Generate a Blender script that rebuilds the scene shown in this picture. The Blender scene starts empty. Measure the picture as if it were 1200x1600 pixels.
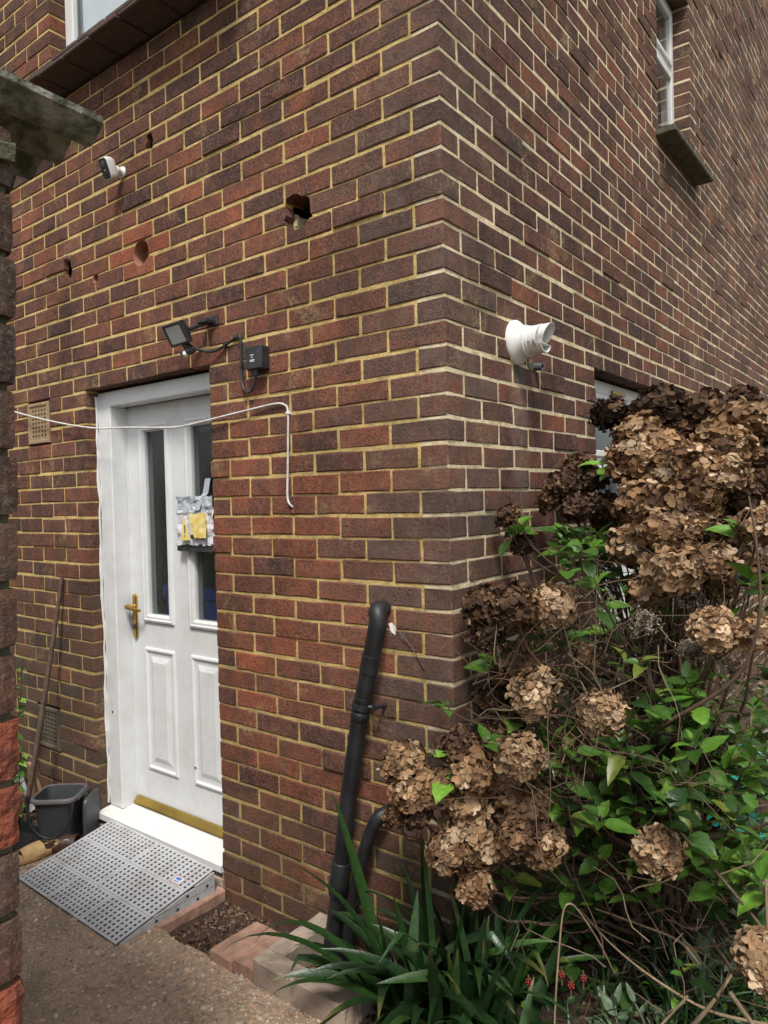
import bpy, bmesh, math, random
from mathutils import Vector, Matrix, noise as mnoise

# ------------------------------------------------------------------ camera, sky, sun, exposure
scene = bpy.context.scene
COL = scene.collection
rad = math.radians
CAM = Vector((1.18409, -1.88313, 1.55365))
CR = Vector((0.79506521, 0.60600423, -0.02510331))
CU = Vector((0.00902438, 0.02956473, 0.99952213))
CF = Vector((-0.60645681, 0.79491182, -0.01803707))
cam_d = bpy.data.cameras.new("camera")
cam = bpy.data.objects.new("camera", cam_d)
COL.objects.link(cam)
cam.matrix_world = Matrix(((CR.x, CU.x, -CF.x, CAM.x), (CR.y, CU.y, -CF.y, CAM.y), (CR.z, CU.z, -CF.z, CAM.z), (0, 0, 0, 1)))
cam_d.sensor_fit = 'HORIZONTAL'
cam_d.sensor_width = 36.0
cam_d.lens = 36.0 * 1126.07 / 1200.0
cam_d.clip_start = 0.05
cam_d.clip_end = 500.0
scene.camera = cam

SUN_AZ, SUN_EL = rad(143.0), rad(56.0)          # azimuth from +Y towards +X
world = bpy.data.worlds.new("World")
scene.world = world
world.use_nodes = True
wn = world.node_tree
bg = wn.nodes["Background"]
sky = wn.nodes.new("ShaderNodeTexSky")
sky.sky_type = 'NISHITA'
sky.sun_disc = False
sky.sun_elevation = SUN_EL
sky.sun_rotation = SUN_AZ
sky.air_density = 1.0
sky.dust_density = 3.0
hs = wn.nodes.new("ShaderNodeHueSaturation")     # an overcast, nearly grey sky
hs.inputs["Saturation"].default_value = 0.22
wn.links.new(sky.outputs[0], hs.inputs["Color"])
wn.links.new(hs.outputs[0], bg.inputs[0])
bg.inputs[1].default_value = 0.07
sun_d = bpy.data.lights.new("sun", 'SUN')
sun_d.energy = 1.5
sun_d.angle = rad(12)
sun_d.color = (1.0, 0.95, 0.88)
sun = bpy.data.objects.new("sun", sun_d)
COL.objects.link(sun)
sdir = Vector((math.sin(SUN_AZ) * math.cos(SUN_EL), math.cos(SUN_AZ) * math.cos(SUN_EL), math.sin(SUN_EL)))
sun.rotation_euler = sdir.to_track_quat('Z', 'Y').to_euler()
sun.location = (4, -6, 9)
vs = scene.view_settings
vs.view_transform = 'Standard'
vs.look = 'None'
vs.exposure = 1.24
vs.gamma = 1.0
vs.use_curve_mapping = False

cy = scene.cycles
cy.max_bounces = 6; cy.diffuse_bounces = 3; cy.glossy_bounces = 3; cy.transmission_bounces = 4; cy.transparent_max_bounces = 8
cy.caustics_reflective = False; cy.caustics_refractive = False

rng = random.Random(7)
def rv(a, b): return rng.uniform(a, b)

# ------------------------------------------------------------------ node helper and materials
class NT:
    def __init__(s, name):
        s.m = bpy.data.materials.new(name); s.m.use_nodes = True
        s.t = s.m.node_tree; s.b = s.t.nodes["Principled BSDF"]; s.o = s.t.nodes["Material Output"]
        s.pos = s.n("NewGeometry").outputs["Position"]
    def n(s, typ, props=None, **inp):
        nd = s.t.nodes.new("ShaderNode" + typ)
        for k, v in (props or {}).items(): setattr(nd, k, v)
        for k, v in inp.items():
            k = k.replace("_", " ")
            s.set(nd.inputs[int(k[1:])] if k[0] == "i" and k[1:].isdigit() else nd.inputs[k], v)
        return nd
    def set(s, sock, v):
        if isinstance(v, bpy.types.NodeSocket): s.t.links.new(v, sock)
        else: sock.default_value = v if not (isinstance(v, tuple) and len(v) == 3 and sock.type == 'RGBA') else (*v, 1)
    def noise(s, scale, detail=3, vec=None, rough=.55, dist=0):
        return s.n("TexNoise", Vector=vec or s.pos, Scale=scale, Detail=detail, Roughness=rough, Distortion=dist).outputs[0]
    def math(s, op, a, b=0.0, clamp=False):
        nd = s.n("Math", {"operation": op, "use_clamp": clamp}); s.set(nd.inputs[0], a); s.set(nd.inputs[1], b); return nd.outputs[0]
    def ramp(s, fac, stops):
        nd = s.n("ValToRGB"); s.set(nd.inputs[0], fac); e = nd.color_ramp.elements
        while len(e) < len(stops): e.new(0.5)
        for el, (p, c) in zip(e, stops):
            el.position = p; el.color = (*c, 1) if isinstance(c, tuple) else (c, c, c, 1)
        return nd.outputs[0]
    def mix(s, fac, a, b, mode='MIX'):
        nd = s.n("Mix", {"data_type": 'RGBA', "blend_type": mode})
        s.set(nd.inputs[0], fac); s.set(nd.inputs[6], a); s.set(nd.inputs[7], b); return nd.outputs[2]
    def bump(s, h, strength=.4, dist=.003, normal=None):
        nd = s.n("Bump", Height=h, Strength=strength, Distance=dist)
        if normal: s.set(nd.inputs["Normal"], normal)
        return nd.outputs[0]
    def fin(s, col, rough=.6, normal=None, metal=0.0, spec=None):
        s.set(s.b.inputs["Base Color"], col); s.set(s.b.inputs["Roughness"], rough); s.set(s.b.inputs["Metallic"], metal)
        if normal: s.set(s.b.inputs["Normal"], normal)
        if spec is not None: s.b.inputs["Specular IOR Level"].default_value = spec
        return s.m

def gmat(name, c1, c2=None, rough=.6, scale=25, bump=.25, bscale=120, bdist=.002, metal=0.0, spec=None, lo=.35, hi=.65):
    t = NT(name)
    c2 = c2 or tuple(x * .8 for x in c1)
    col = t.mix(t.ramp(t.noise(scale, 4), [(lo, 0.0), (hi, 1.0)]), c1, c2)
    nb = t.bump(t.noise(bscale, 3), bump, bdist) if bump else None
    return t.fin(col, rough, nb, metal, spec)

def brick_material():
    t = NT("brick")
    a = t.n("Attribute", {"attribute_name": "tone"}).outputs["Color"]
    sp = t.n("SeparateColor", Color=a).outputs
    big = t.math('MULTIPLY', t.math('SUBTRACT', t.noise(9, 3, dist=.6), .5), 1.05)
    sml = t.math('MULTIPLY', t.math('SUBTRACT', t.noise(38, 4, rough=.65), .5), .75)
    tone = t.math('ADD', t.math('ADD', sp[0], big), sml, True)
    col = t.ramp(tone, [(0.0, (.040, .023, .022)), (.22, (.078, .037, .030)), (.44, (.145, .056, .037)), (.68, (.225, .075, .042)), (1.0, (.34, .098, .046))])
    fine = t.noise(150, 4, rough=.85)
    col = t.mix(t.math('MULTIPLY', t.ramp(fine, [(.53, 0.0), (.64, 1.0)]), .55), col, (.42, .27, .20))
    mid = t.noise(88, 4, rough=.8)
    col = t.mix(t.math('MULTIPLY', t.ramp(mid, [(.36, 1.0), (.48, 0.0)]), .80), col, (.026, .016, .016))
    scr = t.noise(1.0, 3, vec=t.n("Mapping", Vector=t.pos, Scale=(60.0, 60.0, 14.0)).outputs[0])
    col = t.mix(t.math('MULTIPLY', t.ramp(scr, [(.60, 0.0), (.74, 1.0)]), .22), col, (.40, .33, .28))
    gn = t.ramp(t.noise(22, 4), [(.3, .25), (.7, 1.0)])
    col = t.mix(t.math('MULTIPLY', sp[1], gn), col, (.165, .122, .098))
    col = t.mix(t.math('MULTIPLY', sp[2], gn), col, (.088, .076, .050))
    # pale lime bloom in loose patches
    bl = t.ramp(t.noise(5.5, 5, rough=.7), [(.60, 0.0), (.78, .45)])
    col = t.mix(t.math('MULTIPLY', bl, t.ramp(t.noise(150, 2), [(.35, 0.0), (.65, 1.0)])), col, (.36, .31, .27))
    sm = t.math('MULTIPLY', t.ramp(t.noise(4.3, 5, rough=.7, dist=.5), [(.57, 0.0), (.66, 1.0)]), t.ramp(t.noise(70, 4, rough=.8), [(.44, 0.0), (.56, .55)]))
    col = t.mix(sm, col, (.40, .30, .15))
    # lime run-off below the boiler flue on the side wall
    xyz = t.n("SeparateXYZ", Vector=t.pos).outputs
    dy = t.math('ABSOLUTE', t.math('SUBTRACT', t.math('ADD', xyz[1], t.math('MULTIPLY', t.noise(9, 4), .16)), .575))
    st = t.math('MULTIPLY', t.ramp(dy, [(.0, 1.0), (.10, 0.0)]), t.ramp(t.math('MULTIPLY', xyz[2], .4), [(.40, 0.0), (.62, .45), (.806, 1.0), (.812, 0.0)]))
    st = t.math('MULTIPLY', st, t.math('GREATER_THAN', xyz[0], -.012))
    st = t.math('MULTIPLY', st, t.ramp(t.noise(26, 4), [(.3, .25), (.65, 1.0)]))
    col = t.mix(t.math('MULTIPLY', st, .75), col, (.24, .22, .185))
    wash = t.ramp(t.noise(1.7, 6, rough=.7, dist=.8), [(.30, .58), (.5, .92), (.70, 1.18)])
    col = t.mix(1.0, col, wash, 'MULTIPLY')
    h = t.math('ADD', t.math('MULTIPLY', fine, .6), mid)
    nb = t.bump(h, 1.0, .0046)
    nb = t.bump(t.noise(35, 3), .35, .004, nb)
    return t.fin(col, .9, nb, spec=.25)

def mortar_material(name, c_hi, c_mid, c_lo):
    t = NT(name)
    n1 = t.noise(14, 5, rough=.7)
    col = t.ramp(n1, [(.32, c_lo), (.5, c_mid), (.68, c_hi)])
    col = t.mix(t.math('MULTIPLY', t.ramp(t.noise(240, 2), [(.55, 0.0), (.7, 1.0)]), .45), col, tuple(x * .45 for x in c_mid))
    xyz = t.n("SeparateXYZ", Vector=t.pos).outputs
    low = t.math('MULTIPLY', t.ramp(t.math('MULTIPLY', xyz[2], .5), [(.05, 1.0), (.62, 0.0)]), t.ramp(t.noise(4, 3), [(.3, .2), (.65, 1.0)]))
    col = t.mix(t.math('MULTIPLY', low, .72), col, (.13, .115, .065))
    col = t.mix(1.0, col, t.ramp(t.noise(1.7, 6, rough=.7, dist=.8), [(.30, .60), (.5, 1.0), (.70, 1.15)]), 'MULTIPLY')
    col = t.mix(t.ramp(t.noise(3.5, 5, rough=.75), [(.56, 0.0), (.66, .6)]), col, (.16, .14, .10))
    nb = t.bump(t.noise(160, 3, rough=.7), .9, .004)
    nb = t.bump(t.noise(45, 2), .6, .006, nb)
    return t.fin(col, .95, nb, spec=.15)

MAT = {}
MAT['brick'] = brick_material()
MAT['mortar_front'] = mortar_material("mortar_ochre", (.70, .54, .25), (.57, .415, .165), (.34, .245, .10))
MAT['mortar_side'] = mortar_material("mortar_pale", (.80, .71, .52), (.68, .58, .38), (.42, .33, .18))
MAT['mortar_old'] = mortar_material("mortar_mossy", (.15, .14, .09), (.10, .10, .065), (.06, .06, .04))
def upvc():
    t = NT("white_upvc")
    dirt = t.ramp(t.noise(5, 6, rough=.75), [(.46, 0.0), (.75, .55)])
    col = t.mix(dirt, (.71, .725, .73), (.48, .47, .43))
    mp = t.n("Mapping", Vector=t.pos, Scale=(9.0, 9.0, .6)).outputs[0]
    nb = t.bump(t.noise(22, 4, vec=mp), .12, .002)
    return t.fin(col, .42, nb)
MAT['upvc'] = upvc()
MAT['upvc_plain'] = gmat("white_plastic", (.72, .725, .72), (.67, .67, .66), .35, 6, .05)
MAT['gold'] = gmat("brass", (.62, .40, .10), (.42, .26, .06), .28, 14, .05, metal=1.0)
MAT['gold_dull'] = gmat("tarnished_brass", (.50, .34, .08), (.38, .25, .065), .36, 9, .15, metal=.85)
MAT['black'] = gmat("black_plastic", (.016, .017, .019), (.030, .031, .033), .42, 30, .08)
MAT['black_pipe'] = gmat("black_pipe", (.011, .012, .014), (.028, .030, .033), .52, 14, .3, 60, lo=.45, hi=.75)
MAT['lamp_glass'] = gmat("frosted_lamp_glass", (.50, .54, .54), (.40, .44, .44), .18, 10, 0)
MAT['cable_white'] = gmat("white_cable", (.66, .65, .62), (.50, .48, .44), .5, 40, 0)
MAT['grey_ramp'] = gmat("grey_ramp_plastic", (.48, .49, .51), (.33, .32, .315), .55, 10, .12, 150, lo=.45, hi=.8)
MAT['rust_spot'] = gmat("red_dust", (.46, .24, .17), (.38, .33, .31), .8, 60, 0)
MAT['caddy'] = gmat("charcoal_plastic", (.045, .052, .060), (.062, .068, .075), .5, 20, .06)
MAT['caddy_rim'] = gmat("dusty_rim", (.13, .115, .115), (.09, .085, .088), .6, 30, .1)
MAT['tan_clog'] = gmat("tan_foam", (.58, .40, .19), (.48, .31, .13), .7, 30, .3, 90)
MAT['leather'] = gmat("brown_leather", (.075, .035, .025), (.045, .025, .02), .5, 40, .2)
MAT['metal'] = gmat("dull_metal", (.5, .48, .44), None, .4, 30, .1, metal=1.0)
MAT['rod'] = gmat("rusty_rod", (.075, .045, .034), (.13, .085, .06), .75, 30, .4, 150)
def wood(name, c1, c2, sc=(40, 40, 3)):
    t = NT(name)
    mp = t.n("Mapping", Vector=t.pos, Scale=tuple(float(x) for x in sc)).outputs[0]
    g = t.noise(1.0, 5, vec=mp, rough=.6)
    return t.fin(t.mix(t.ramp(g, [(.3, 0.0), (.7, 1.0)]), c1, c2), .75, t.bump(g, .4, .002))
MAT['board'] = wood("weathered_board", (.36, .24, .15), (.24, .15, .09))
MAT['stem'] = wood("bark", (.125, .080, .048), (.060, .038, .024), (60, 60, 12))
MAT['stem_pale'] = wood("dry_stem", (.32, .235, .145), (.20, .135, .08), (60, 60, 12))
MAT['white_sheet'] = gmat("dirty_white_sheet", (.62, .63, .66), (.42, .42, .42), .55, 12, .2, 30)
MAT['plug'] = gmat("grey_pipe_end", (.10, .11, .12), None, .6, 30, .1)
MAT['sill_tile'] = gmat("red_brown_tile", (.10, .052, .042), (.058, .036, .032), .8, 22, .5, 90, .004)
MAT['sill_conc'] = gmat("mossy_sill", (.115, .095, .065), (.05, .048, .032), .9, 20, .7, 70, .006)
MAT['asbestos'] = gmat("corrugated_cement", (.20, .20, .17), (.055, .06, .04), .95, 34, .9, 110, .006, lo=.4, hi=.6)
MAT['clay_dirty'] = gmat("dirty_clay", (.12, .095, .065), (.08, .068, .046), .9, 30, .5, 120)
MAT['terracotta'] = gmat("airbrick_clay", (.34, .23, .13), (.25, .18, .105), .9, 30, .5, 120)
MAT['bore'] = gmat("drilled_brick", (.33, .165, .105), (.28, .13, .085), .85, 20, .2, 120)
MAT['spall'] = gmat("spalled_brick", (.27, .066, .030), (.12, .036, .024), .95, 28, 1.0, 70, .010)
MAT['dark_room'] = gmat("dark_plaster", (.10, .10, .10), None, .9, 10, 0)
MAT['curtain'] = gmat("white_net", (.82, .84, .87), (.72, .75, .80), .8, 6, 0)
MAT['blue_box'] = gmat("blue_plastic", (.03, .06, .42), None, .4, 10, 0)
MAT['concrete'] = gmat("weathered_concrete", (.42, .335, .265), (.28, .225, .18), .95, 14, .9, 150, .004)
MAT['paver'] = gmat("red_paver", (.46, .275, .20), (.27, .16, .12), .9, 22, .6, 130, .003)
MAT['soil'] = gmat("soil", (.040, .024, .016), (.072, .040, .026), .97, 18, 1.0, 55, .02)
MAT['litter'] = gmat("leaf_litter", (.13, .075, .042), (.065, .036, .022), .95, 40, .6, 100)
MAT['teal'] = gmat("teal_plastic", (.015, .30, .22), (.02, .22, .17), .35, 12, .05)
MAT['slab_paving'] = gmat("grey_paving", (.20, .19, .175), (.14, .135, .125), .9, 8, .5, 100)
MAT['poly'] = gmat("cloudy_polythene", (.42, .40, .36), (.30, .28, .25), .3, 9, .5, 18, .02)
MAT['grass_far'] = gmat("rough_grass", (.055, .075, .022), (.075, .07, .03), .95, 3, .8, 30, .03)
MAT['berry'] = gmat("red_berry", (.19, .010, .009), None, .3, 20, 0)
MAT['paper_yellow'] = gmat("yellow_card", (.78, .58, .10), (.82, .72, .38), .5, 35, .1)
MAT['foil'] = gmat("silver_pouch", (.55, .60, .64), (.34, .38, .42), .28, 40, .8, 45, .008)
MAT['pouch'] = gmat("clear_pouch", (.74, .73, .77), (.62, .62, .68), .25, 30, .7, 40, .006)
MAT['tape'] = gmat("duct_tape", (.40, .44, .48), (.34, .37, .41), .3, 20, .1)
MAT['sticker'] = gmat("white_sticker", (.72, .75, .80), None, .4, 20, 0)
MAT['blue_print'] = gmat("blue_print", (.10, .20, .55), None, .4, 20, 0)
MAT['white_mark'] = gmat("white_print", (.75, .75, .75), None, .5, 20, 0)
def path_material():
    t = NT("exposed_aggregate")
    vo = t.n("TexVoronoi", {"feature": 'F1'}, Vector=t.pos, Scale=95.0)
    hue = t.ramp(t.n("SeparateColor", Color=vo.outputs["Color"]).outputs[0], [(0.0, (.20, .14, .10)), (.3, (.40, .27, .17)), (.55, (.52, .37, .25)), (.8, (.33, .265, .21)), (1.0, (.62, .54, .44))])
    edge = t.ramp(vo.outputs["Distance"], [(.30, 0.0), (.55, 1.0)])
    base = t.mix(t.noise(30, 4), (.46, .35, .265), (.31, .235, .175))
    col = t.mix(edge, hue, base)
    green = t.ramp(t.noise(2.2, 5, rough=.65), [(.47, 0.0), (.62, .7)])
    col = t.mix(green, col, (.17, .145, .085))
    h = t.math('SUBTRACT', 1.0, vo.outputs["Distance"])
    nb = t.bump(h, .8, .006)
    nb = t.bump(t.noise(180, 3), .5, .003, nb)
    return t.fin(col, .92, nb, spec=.25)
MAT['path'] = path_material()
def attr_material(name, rough=.7, var=.0, transl=0.0, spec=.3, veins=False):
    t = NT(name)
    col = t.n("Attribute", {"attribute_name": "tone"}).outputs["Color"]
    if var:
        r = t.n("ObjectInfo").outputs["Random"]
        col = t.mix(1.0, col, t.ramp(r, [(0.0, 1.0 - var), (1.0, 1.0)]), 'MULTIPLY')
    nz = t.ramp(t.noise(55, 4, rough=.6), [(.3, .68), (.7, 1.18)])
    col = t.mix(1.0, col, nz, 'MULTIPLY')
    m = t.fin(col, rough, t.bump(t.noise(140, 3), .5, .002), spec=spec)
    if transl:
        tr = t.n("BsdfTranslucent"); t.set(tr.inputs[0], col)
        mx = t.n("MixShader"); mx.inputs[0].default_value = transl
        t.t.links.new(t.b.outputs[0], mx.inputs[1]); t.t.links.new(tr.outputs[0], mx.inputs[2]); t.t.links.new(mx.outputs[0], t.o.inputs[0])
    return m
MAT['pebble'] = attr_material("pebble", .7)
MAT['petal'] = attr_material("dried_petal", .75, .25, .18)
MAT['leaf'] = attr_material("hydrangea_leaf", .38, .35, .22, .5)
MAT['blade'] = attr_material("strap_leaf", .35, .3, .15, .5)
def glass(name, tint=(1, 1, 1), rough=.02, reeded=False):
    t = NT(name)
    nb = None
    if reeded:
        mp = t.n("Mapping", Vector=t.pos, Scale=(1.0, 1.0, .12)).outputs[0]
        nb = t.bump(t.noise(150, 2, vec=mp), .5, .004)
    g = t.n("BsdfGlossy"); g.inputs["Roughness"].default_value = rough; g.inputs["Color"].default_value = (.9, .93, .95, 1)
    tr = t.n("BsdfTransparent"); tr.inputs[0].default_value = (*tint, 1)
    lw = t.n("LayerWeight", Blend=.5)
    if nb: t.set(g.inputs["Normal"], nb); t.set(lw.inputs["Normal"], nb)
    fac = t.math('ADD', t.math('MULTIPLY', t.math('POWER', lw.outputs["Facing"], 4.0), .85), .05, True)   # Schlick-like reflectance
    mx = t.n("MixShader"); t.set(mx.inputs[0], fac)
    t.t.links.new(tr.outputs[0], mx.inputs[1]); t.t.links.new(g.outputs[0], mx.inputs[2]); t.t.links.new(mx.outputs[0], t.o.inputs[0])
    return t.m
MAT['glass'] = glass("window_glass", (.95, .97, .97))
MAT['glass_door'] = glass("reeded_glass", (.70, .72, .72), .10, True)

# ------------------------------------------------------------------ mesh helpers
W = {}                                           # world origin of each object, for parenting
def tag(o, label=None, cat=None, group=None, kind=None):
    if label: o["label"] = label
    if cat: o["category"] = cat
    if group: o["group"] = group
    if kind: o["kind"] = kind
    return o
def link(o, loc, parent=None):
    loc = Vector(loc)
    COL.objects.link(o)
    W[o] = loc
    if parent is not None:
        o.parent = parent; o.location = loc - W[parent]
    else: o.location = loc
    return o
def thing(name, label, cat, loc=(0, 0, 0), group=None, parent=None):
    o = bpy.data.objects.new(name, None); o.empty_display_size = .05
    link(o, loc, parent)
    return tag(o, label, cat, group)

class MB:
    def __init__(s): s.v = []; s.f = []; s.c = []
    def add(s, vs, fs, col=None):
        k = len(s.v); s.v += [Vector(p) for p in vs]; s.f += [tuple(i + k for i in f) for f in fs]
        s.c += [col or (1, 1, 1)] * len(vs)
        return s
    def lattice(s, xs, ys, zs, mat=None, skip=(), pull=.65, col=None, jit=None):
        """surface of a box with edge loops; the outermost edges are pulled in, which bevels them"""
        nx, ny, nz = len(xs), len(ys), len(zs); idx = {}; vs = []; fs = []
        def vert(i, j, k):
            if (i, j, k) not in idx:
                p = [xs[i], ys[j], zs[k]]
                ext = [i in (0, nx - 1), j in (0, ny - 1), k in (0, nz - 1)]
                if sum(ext) >= 2:
                    q = p[:]
                    for ax, (L, n, ii) in enumerate(((xs, nx, i), (ys, ny, j), (zs, nz, k))):
                        if ext[ax] and n > 2:
                            nb = L[1] if ii == 0 else L[-2]
                            if abs(nb - L[ii]) < .02: q[ax] = p[ax] + (nb - p[ax]) * pull * .5
                    p = q
                p = Vector(p)
                if jit: p = jit(p, ext)
                if mat is not None: p = mat @ p
                idx[(i, j, k)] = len(vs); vs.append(p)
            return idx[(i, j, k)]
        for i in range(nx - 1):
            for k in range(nz - 1):
                if 'y0' not in skip: fs.append((vert(i, 0, k), vert(i + 1, 0, k), vert(i + 1, 0, k + 1), vert(i, 0, k + 1)))
                if 'y1' not in skip: fs.append((vert(i, ny - 1, k), vert(i, ny - 1, k + 1), vert(i + 1, ny - 1, k + 1), vert(i + 1, ny - 1, k)))
        for j in range(ny - 1):
            for k in range(nz - 1):
                if 'x0' not in skip: fs.append((vert(0, j, k), vert(0, j, k + 1), vert(0, j + 1, k + 1), vert(0, j + 1, k)))
                if 'x1' not in skip: fs.append((vert(nx - 1, j, k), vert(nx - 1, j + 1, k), vert(nx - 1, j + 1, k + 1), vert(nx - 1, j, k + 1)))
        for i in range(nx - 1):
            for j in range(ny - 1):
                if 'z0' not in skip: fs.append((vert(i, j, 0), vert(i, j + 1, 0), vert(i + 1, j + 1, 0), vert(i + 1, j, 0)))
                if 'z1' not in skip: fs.append((vert(i, j, nz - 1), vert(i + 1, j, nz - 1), vert(i + 1, j + 1, nz - 1), vert(i, j + 1, nz - 1)))
        return s.add(vs, fs, col)
    def box(s, x0, x1, y0, y1, z0, z1, b=.002, mat=None, col=None):
        def L(a, c):
            bb = min(b, (c - a) * .35); return [a, a + bb, c - bb, c]
        return s.lattice(L(x0, x1), L(y0, y1), L(z0, z1), mat, col=col, pull=1.2)
    def tube(s, pts, r, n=8, caps=True, col=None):
        pts = [Vector(p) for p in pts]; m = len(pts); rs = r if isinstance(r, (list, tuple)) else [r] * m
        vs = []; fs = []; t0 = (pts[1] - pts[0]).normalized()
        u = t0.orthogonal().normalized()
        for i in range(m):
            t = (pts[min(i + 1, m - 1)] - pts[max(i - 1, 0)]).normalized()
            u = (u - t * u.dot(t)).normalized(); w = t.cross(u)
            for k in range(n):
                a = 2 * math.pi * k / n; vs.append(pts[i] + (u * math.cos(a) + w * math.sin(a)) * rs[i])
        for i in range(m - 1):
            for k in range(n):
                k2 = (k + 1) % n; fs.append((i * n + k, i * n + k2, (i + 1) * n + k2, (i + 1) * n + k))
        if caps: fs.append(tuple(range(n - 1, -1, -1))); fs.append(tuple((m - 1) * n + k for k in range(n)))
        return s.add(vs, fs, col)
    def lathe(s, o, axis, prof, n=24, col=None, cap0=True, cap1=True):
        o = Vector(o); axis = Vector(axis).normalized(); u = axis.orthogonal().normalized(); w = axis.cross(u); vs = []; fs = []
        for r, h in prof:
            for k in range(n):
                a = 2 * math.pi * k / n; vs.append(o + axis * h + (u * math.cos(a) + w * math.sin(a)) * r)
        for i in range(len(prof) - 1):
            for k in range(n):
                k2 = (k + 1) % n; fs.append((i * n + k, i * n + k2, (i + 1) * n + k2, (i + 1) * n + k))
        if cap0: fs.append(tuple(range(n - 1, -1, -1)))
        if cap1: fs.append(tuple((len(prof) - 1) * n + k for k in range(n)))
        return s.add(vs, fs, col)
    def prism(s, poly, f0, f1, col=None):
        """poly: list of 2D points; f0/f1 map a 2D point to 3D on the two end planes"""
        n = len(poly); vs = [f0(p) for p in poly] + [f1(p) for p in poly]
        fs = [tuple(range(n - 1, -1, -1)), tuple(range(n, 2 * n))] + [(i, (i + 1) % n, n + (i + 1) % n, n + i) for i in range(n)]
        return s.add(vs, fs, col)
    def cells(s, xs, zs, keep, y0, y1, mp=None):
        """flat slab in the xz plane made of grid cells, with holes where keep() is false; closed"""
        idx = {}; vs = []; fs = []
        def V(i, j, k):
            if (i, j, k) not in idx:
                p = Vector((xs[i], y1 if j else y0, zs[k])); idx[(i, j, k)] = len(vs); vs.append(mp(p) if mp else p)
            return idx[(i, j, k)]
        nx, nz = len(xs) - 1, len(zs) - 1
        K = [[keep((xs[i] + xs[i + 1]) / 2, (zs[k] + zs[k + 1]) / 2) for k in range(nz)] for i in range(nx)]
        g = lambda i, k: 0 <= i < nx and 0 <= k < nz and K[i][k]
        for i in range(nx):
            for k in range(nz):
                if not K[i][k]: continue
                fs.append((V(i, 0, k), V(i + 1, 0, k), V(i + 1, 0, k + 1), V(i, 0, k + 1)))
                fs.append((V(i, 1, k), V(i, 1, k + 1), V(i + 1, 1, k + 1), V(i + 1, 1, k)))
                if not g(i - 1, k): fs.append((V(i, 0, k), V(i, 0, k + 1), V(i, 1, k + 1), V(i, 1, k)))
                if not g(i + 1, k): fs.append((V(i + 1, 0, k), V(i + 1, 1, k), V(i + 1, 1, k + 1), V(i + 1, 0, k + 1)))
                if not g(i, k - 1): fs.append((V(i, 0, k), V(i, 1, k), V(i + 1, 1, k), V(i + 1, 0, k)))
                if not g(i, k + 1): fs.append((V(i, 0, k + 1), V(i + 1, 0, k + 1), V(i + 1, 1, k + 1), V(i, 1, k + 1)))
        return s.add(vs, fs)
    def rings(s, loops, fill=False, close=False, col=None):
        """connect successive loops of equal length"""
        n = len(loops[0]); vs = [p for L in loops for p in L]; fs = []
        for i in range(len(loops) - 1):
            for k in range(n):
                k2 = (k + 1) % n; fs.append((i * n + k, i * n + k2, (i + 1) * n + k2, (i + 1) * n + k))
        if fill: fs.append(tuple((len(loops) - 1) * n + k for k in range(n)))
        if close: fs.append(tuple(range(n - 1, -1, -1)))
        return s.add(vs, fs, col)
    def mesh(s, name, mat, origin, smooth=False, tone=False):
        o = Vector(origin); me = bpy.data.meshes.new(name)
        me.from_pydata([v - o for v in s.v], [], s.f); me.update()
        if tone:
            at = me.attributes.new("tone", 'FLOAT_COLOR', 'POINT')
            at.data.foreach_set("color", [x for c in s.c for x in (c[0], c[1], c[2], 1.0)])
        me.materials.append(MAT[mat] if isinstance(mat, str) else mat)
        if smooth: me.polygons.foreach_set("use_smooth", [True] * len(me.polygons)); me.update()
        return me
    def build(s, name, mat, parent=None, smooth=False, tone=False, origin=None, recalc=False):
        if origin is None:
            xs = [v.x for v in s.v]; ys = [v.y for v in s.v]; zs = [v.z for v in s.v]
            origin = Vector(((min(xs) + max(xs)) / 2, (min(ys) + max(ys)) / 2, min(zs)))
        me = s.mesh(name, mat, origin, smooth, tone)
        if recalc:
            bm = bmesh.new(); bm.from_mesh(me); bmesh.ops.recalc_face_normals(bm, faces=bm.faces); bm.to_mesh(me); bm.free()
        return link(bpy.data.objects.new(name, me), origin, parent)

def shade_angle(o, ang=35):
    me = o.data
    me.polygons.foreach_set("use_smooth", [True] * len(me.polygons))
    bm = bmesh.new(); bm.from_mesh(me)
    for e in bm.edges:
        e.smooth = len(e.link_faces) == 2 and e.calc_face_angle(0) < rad(ang)
    bm.to_mesh(me); bm.free(); return o
def bez(p0, p1, p2, p3, n=10):
    p0, p1, p2, p3 = map(Vector, (p0, p1, p2, p3)); out = []
    for i in range(n + 1):
        t = i / n; out.append(p0 * (1 - t) ** 3 + p1 * 3 * t * (1 - t) ** 2 + p2 * 3 * t * t * (1 - t) + p3 * t ** 3)
    return out
def cat_rom(pts, n=6):
    pts = [Vector(p) for p in pts]; P = [pts[0] * 2 - pts[1]] + pts + [pts[-1] * 2 - pts[-2]]; out = []
    for i in range(1, len(P) - 2):
        a, b, c, d = P[i - 1:i + 3]
        for k in range(n):
            t = k / n; out.append(.5 * ((2 * b) + (c - a) * t + (2 * a - 5 * b + 4 * c - d) * t * t + (3 * b - a - 3 * c + d) * t ** 3))
    return out + [pts[-1]]
# ------------------------------------------------------------------ ground, path, soil
def sheet(name, x0, x1, y0, y1, z, mat):
    b = MB(); b.add([(x0, y0, z), (x1, y0, z), (x1, y1, z), (x0, y1, z)], [(0, 1, 2, 3)])
    return tag(b.build(name, mat), kind="structure")
sheet("ground", -150, 150, -150, 150, -.16, 'grass_far')

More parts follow.
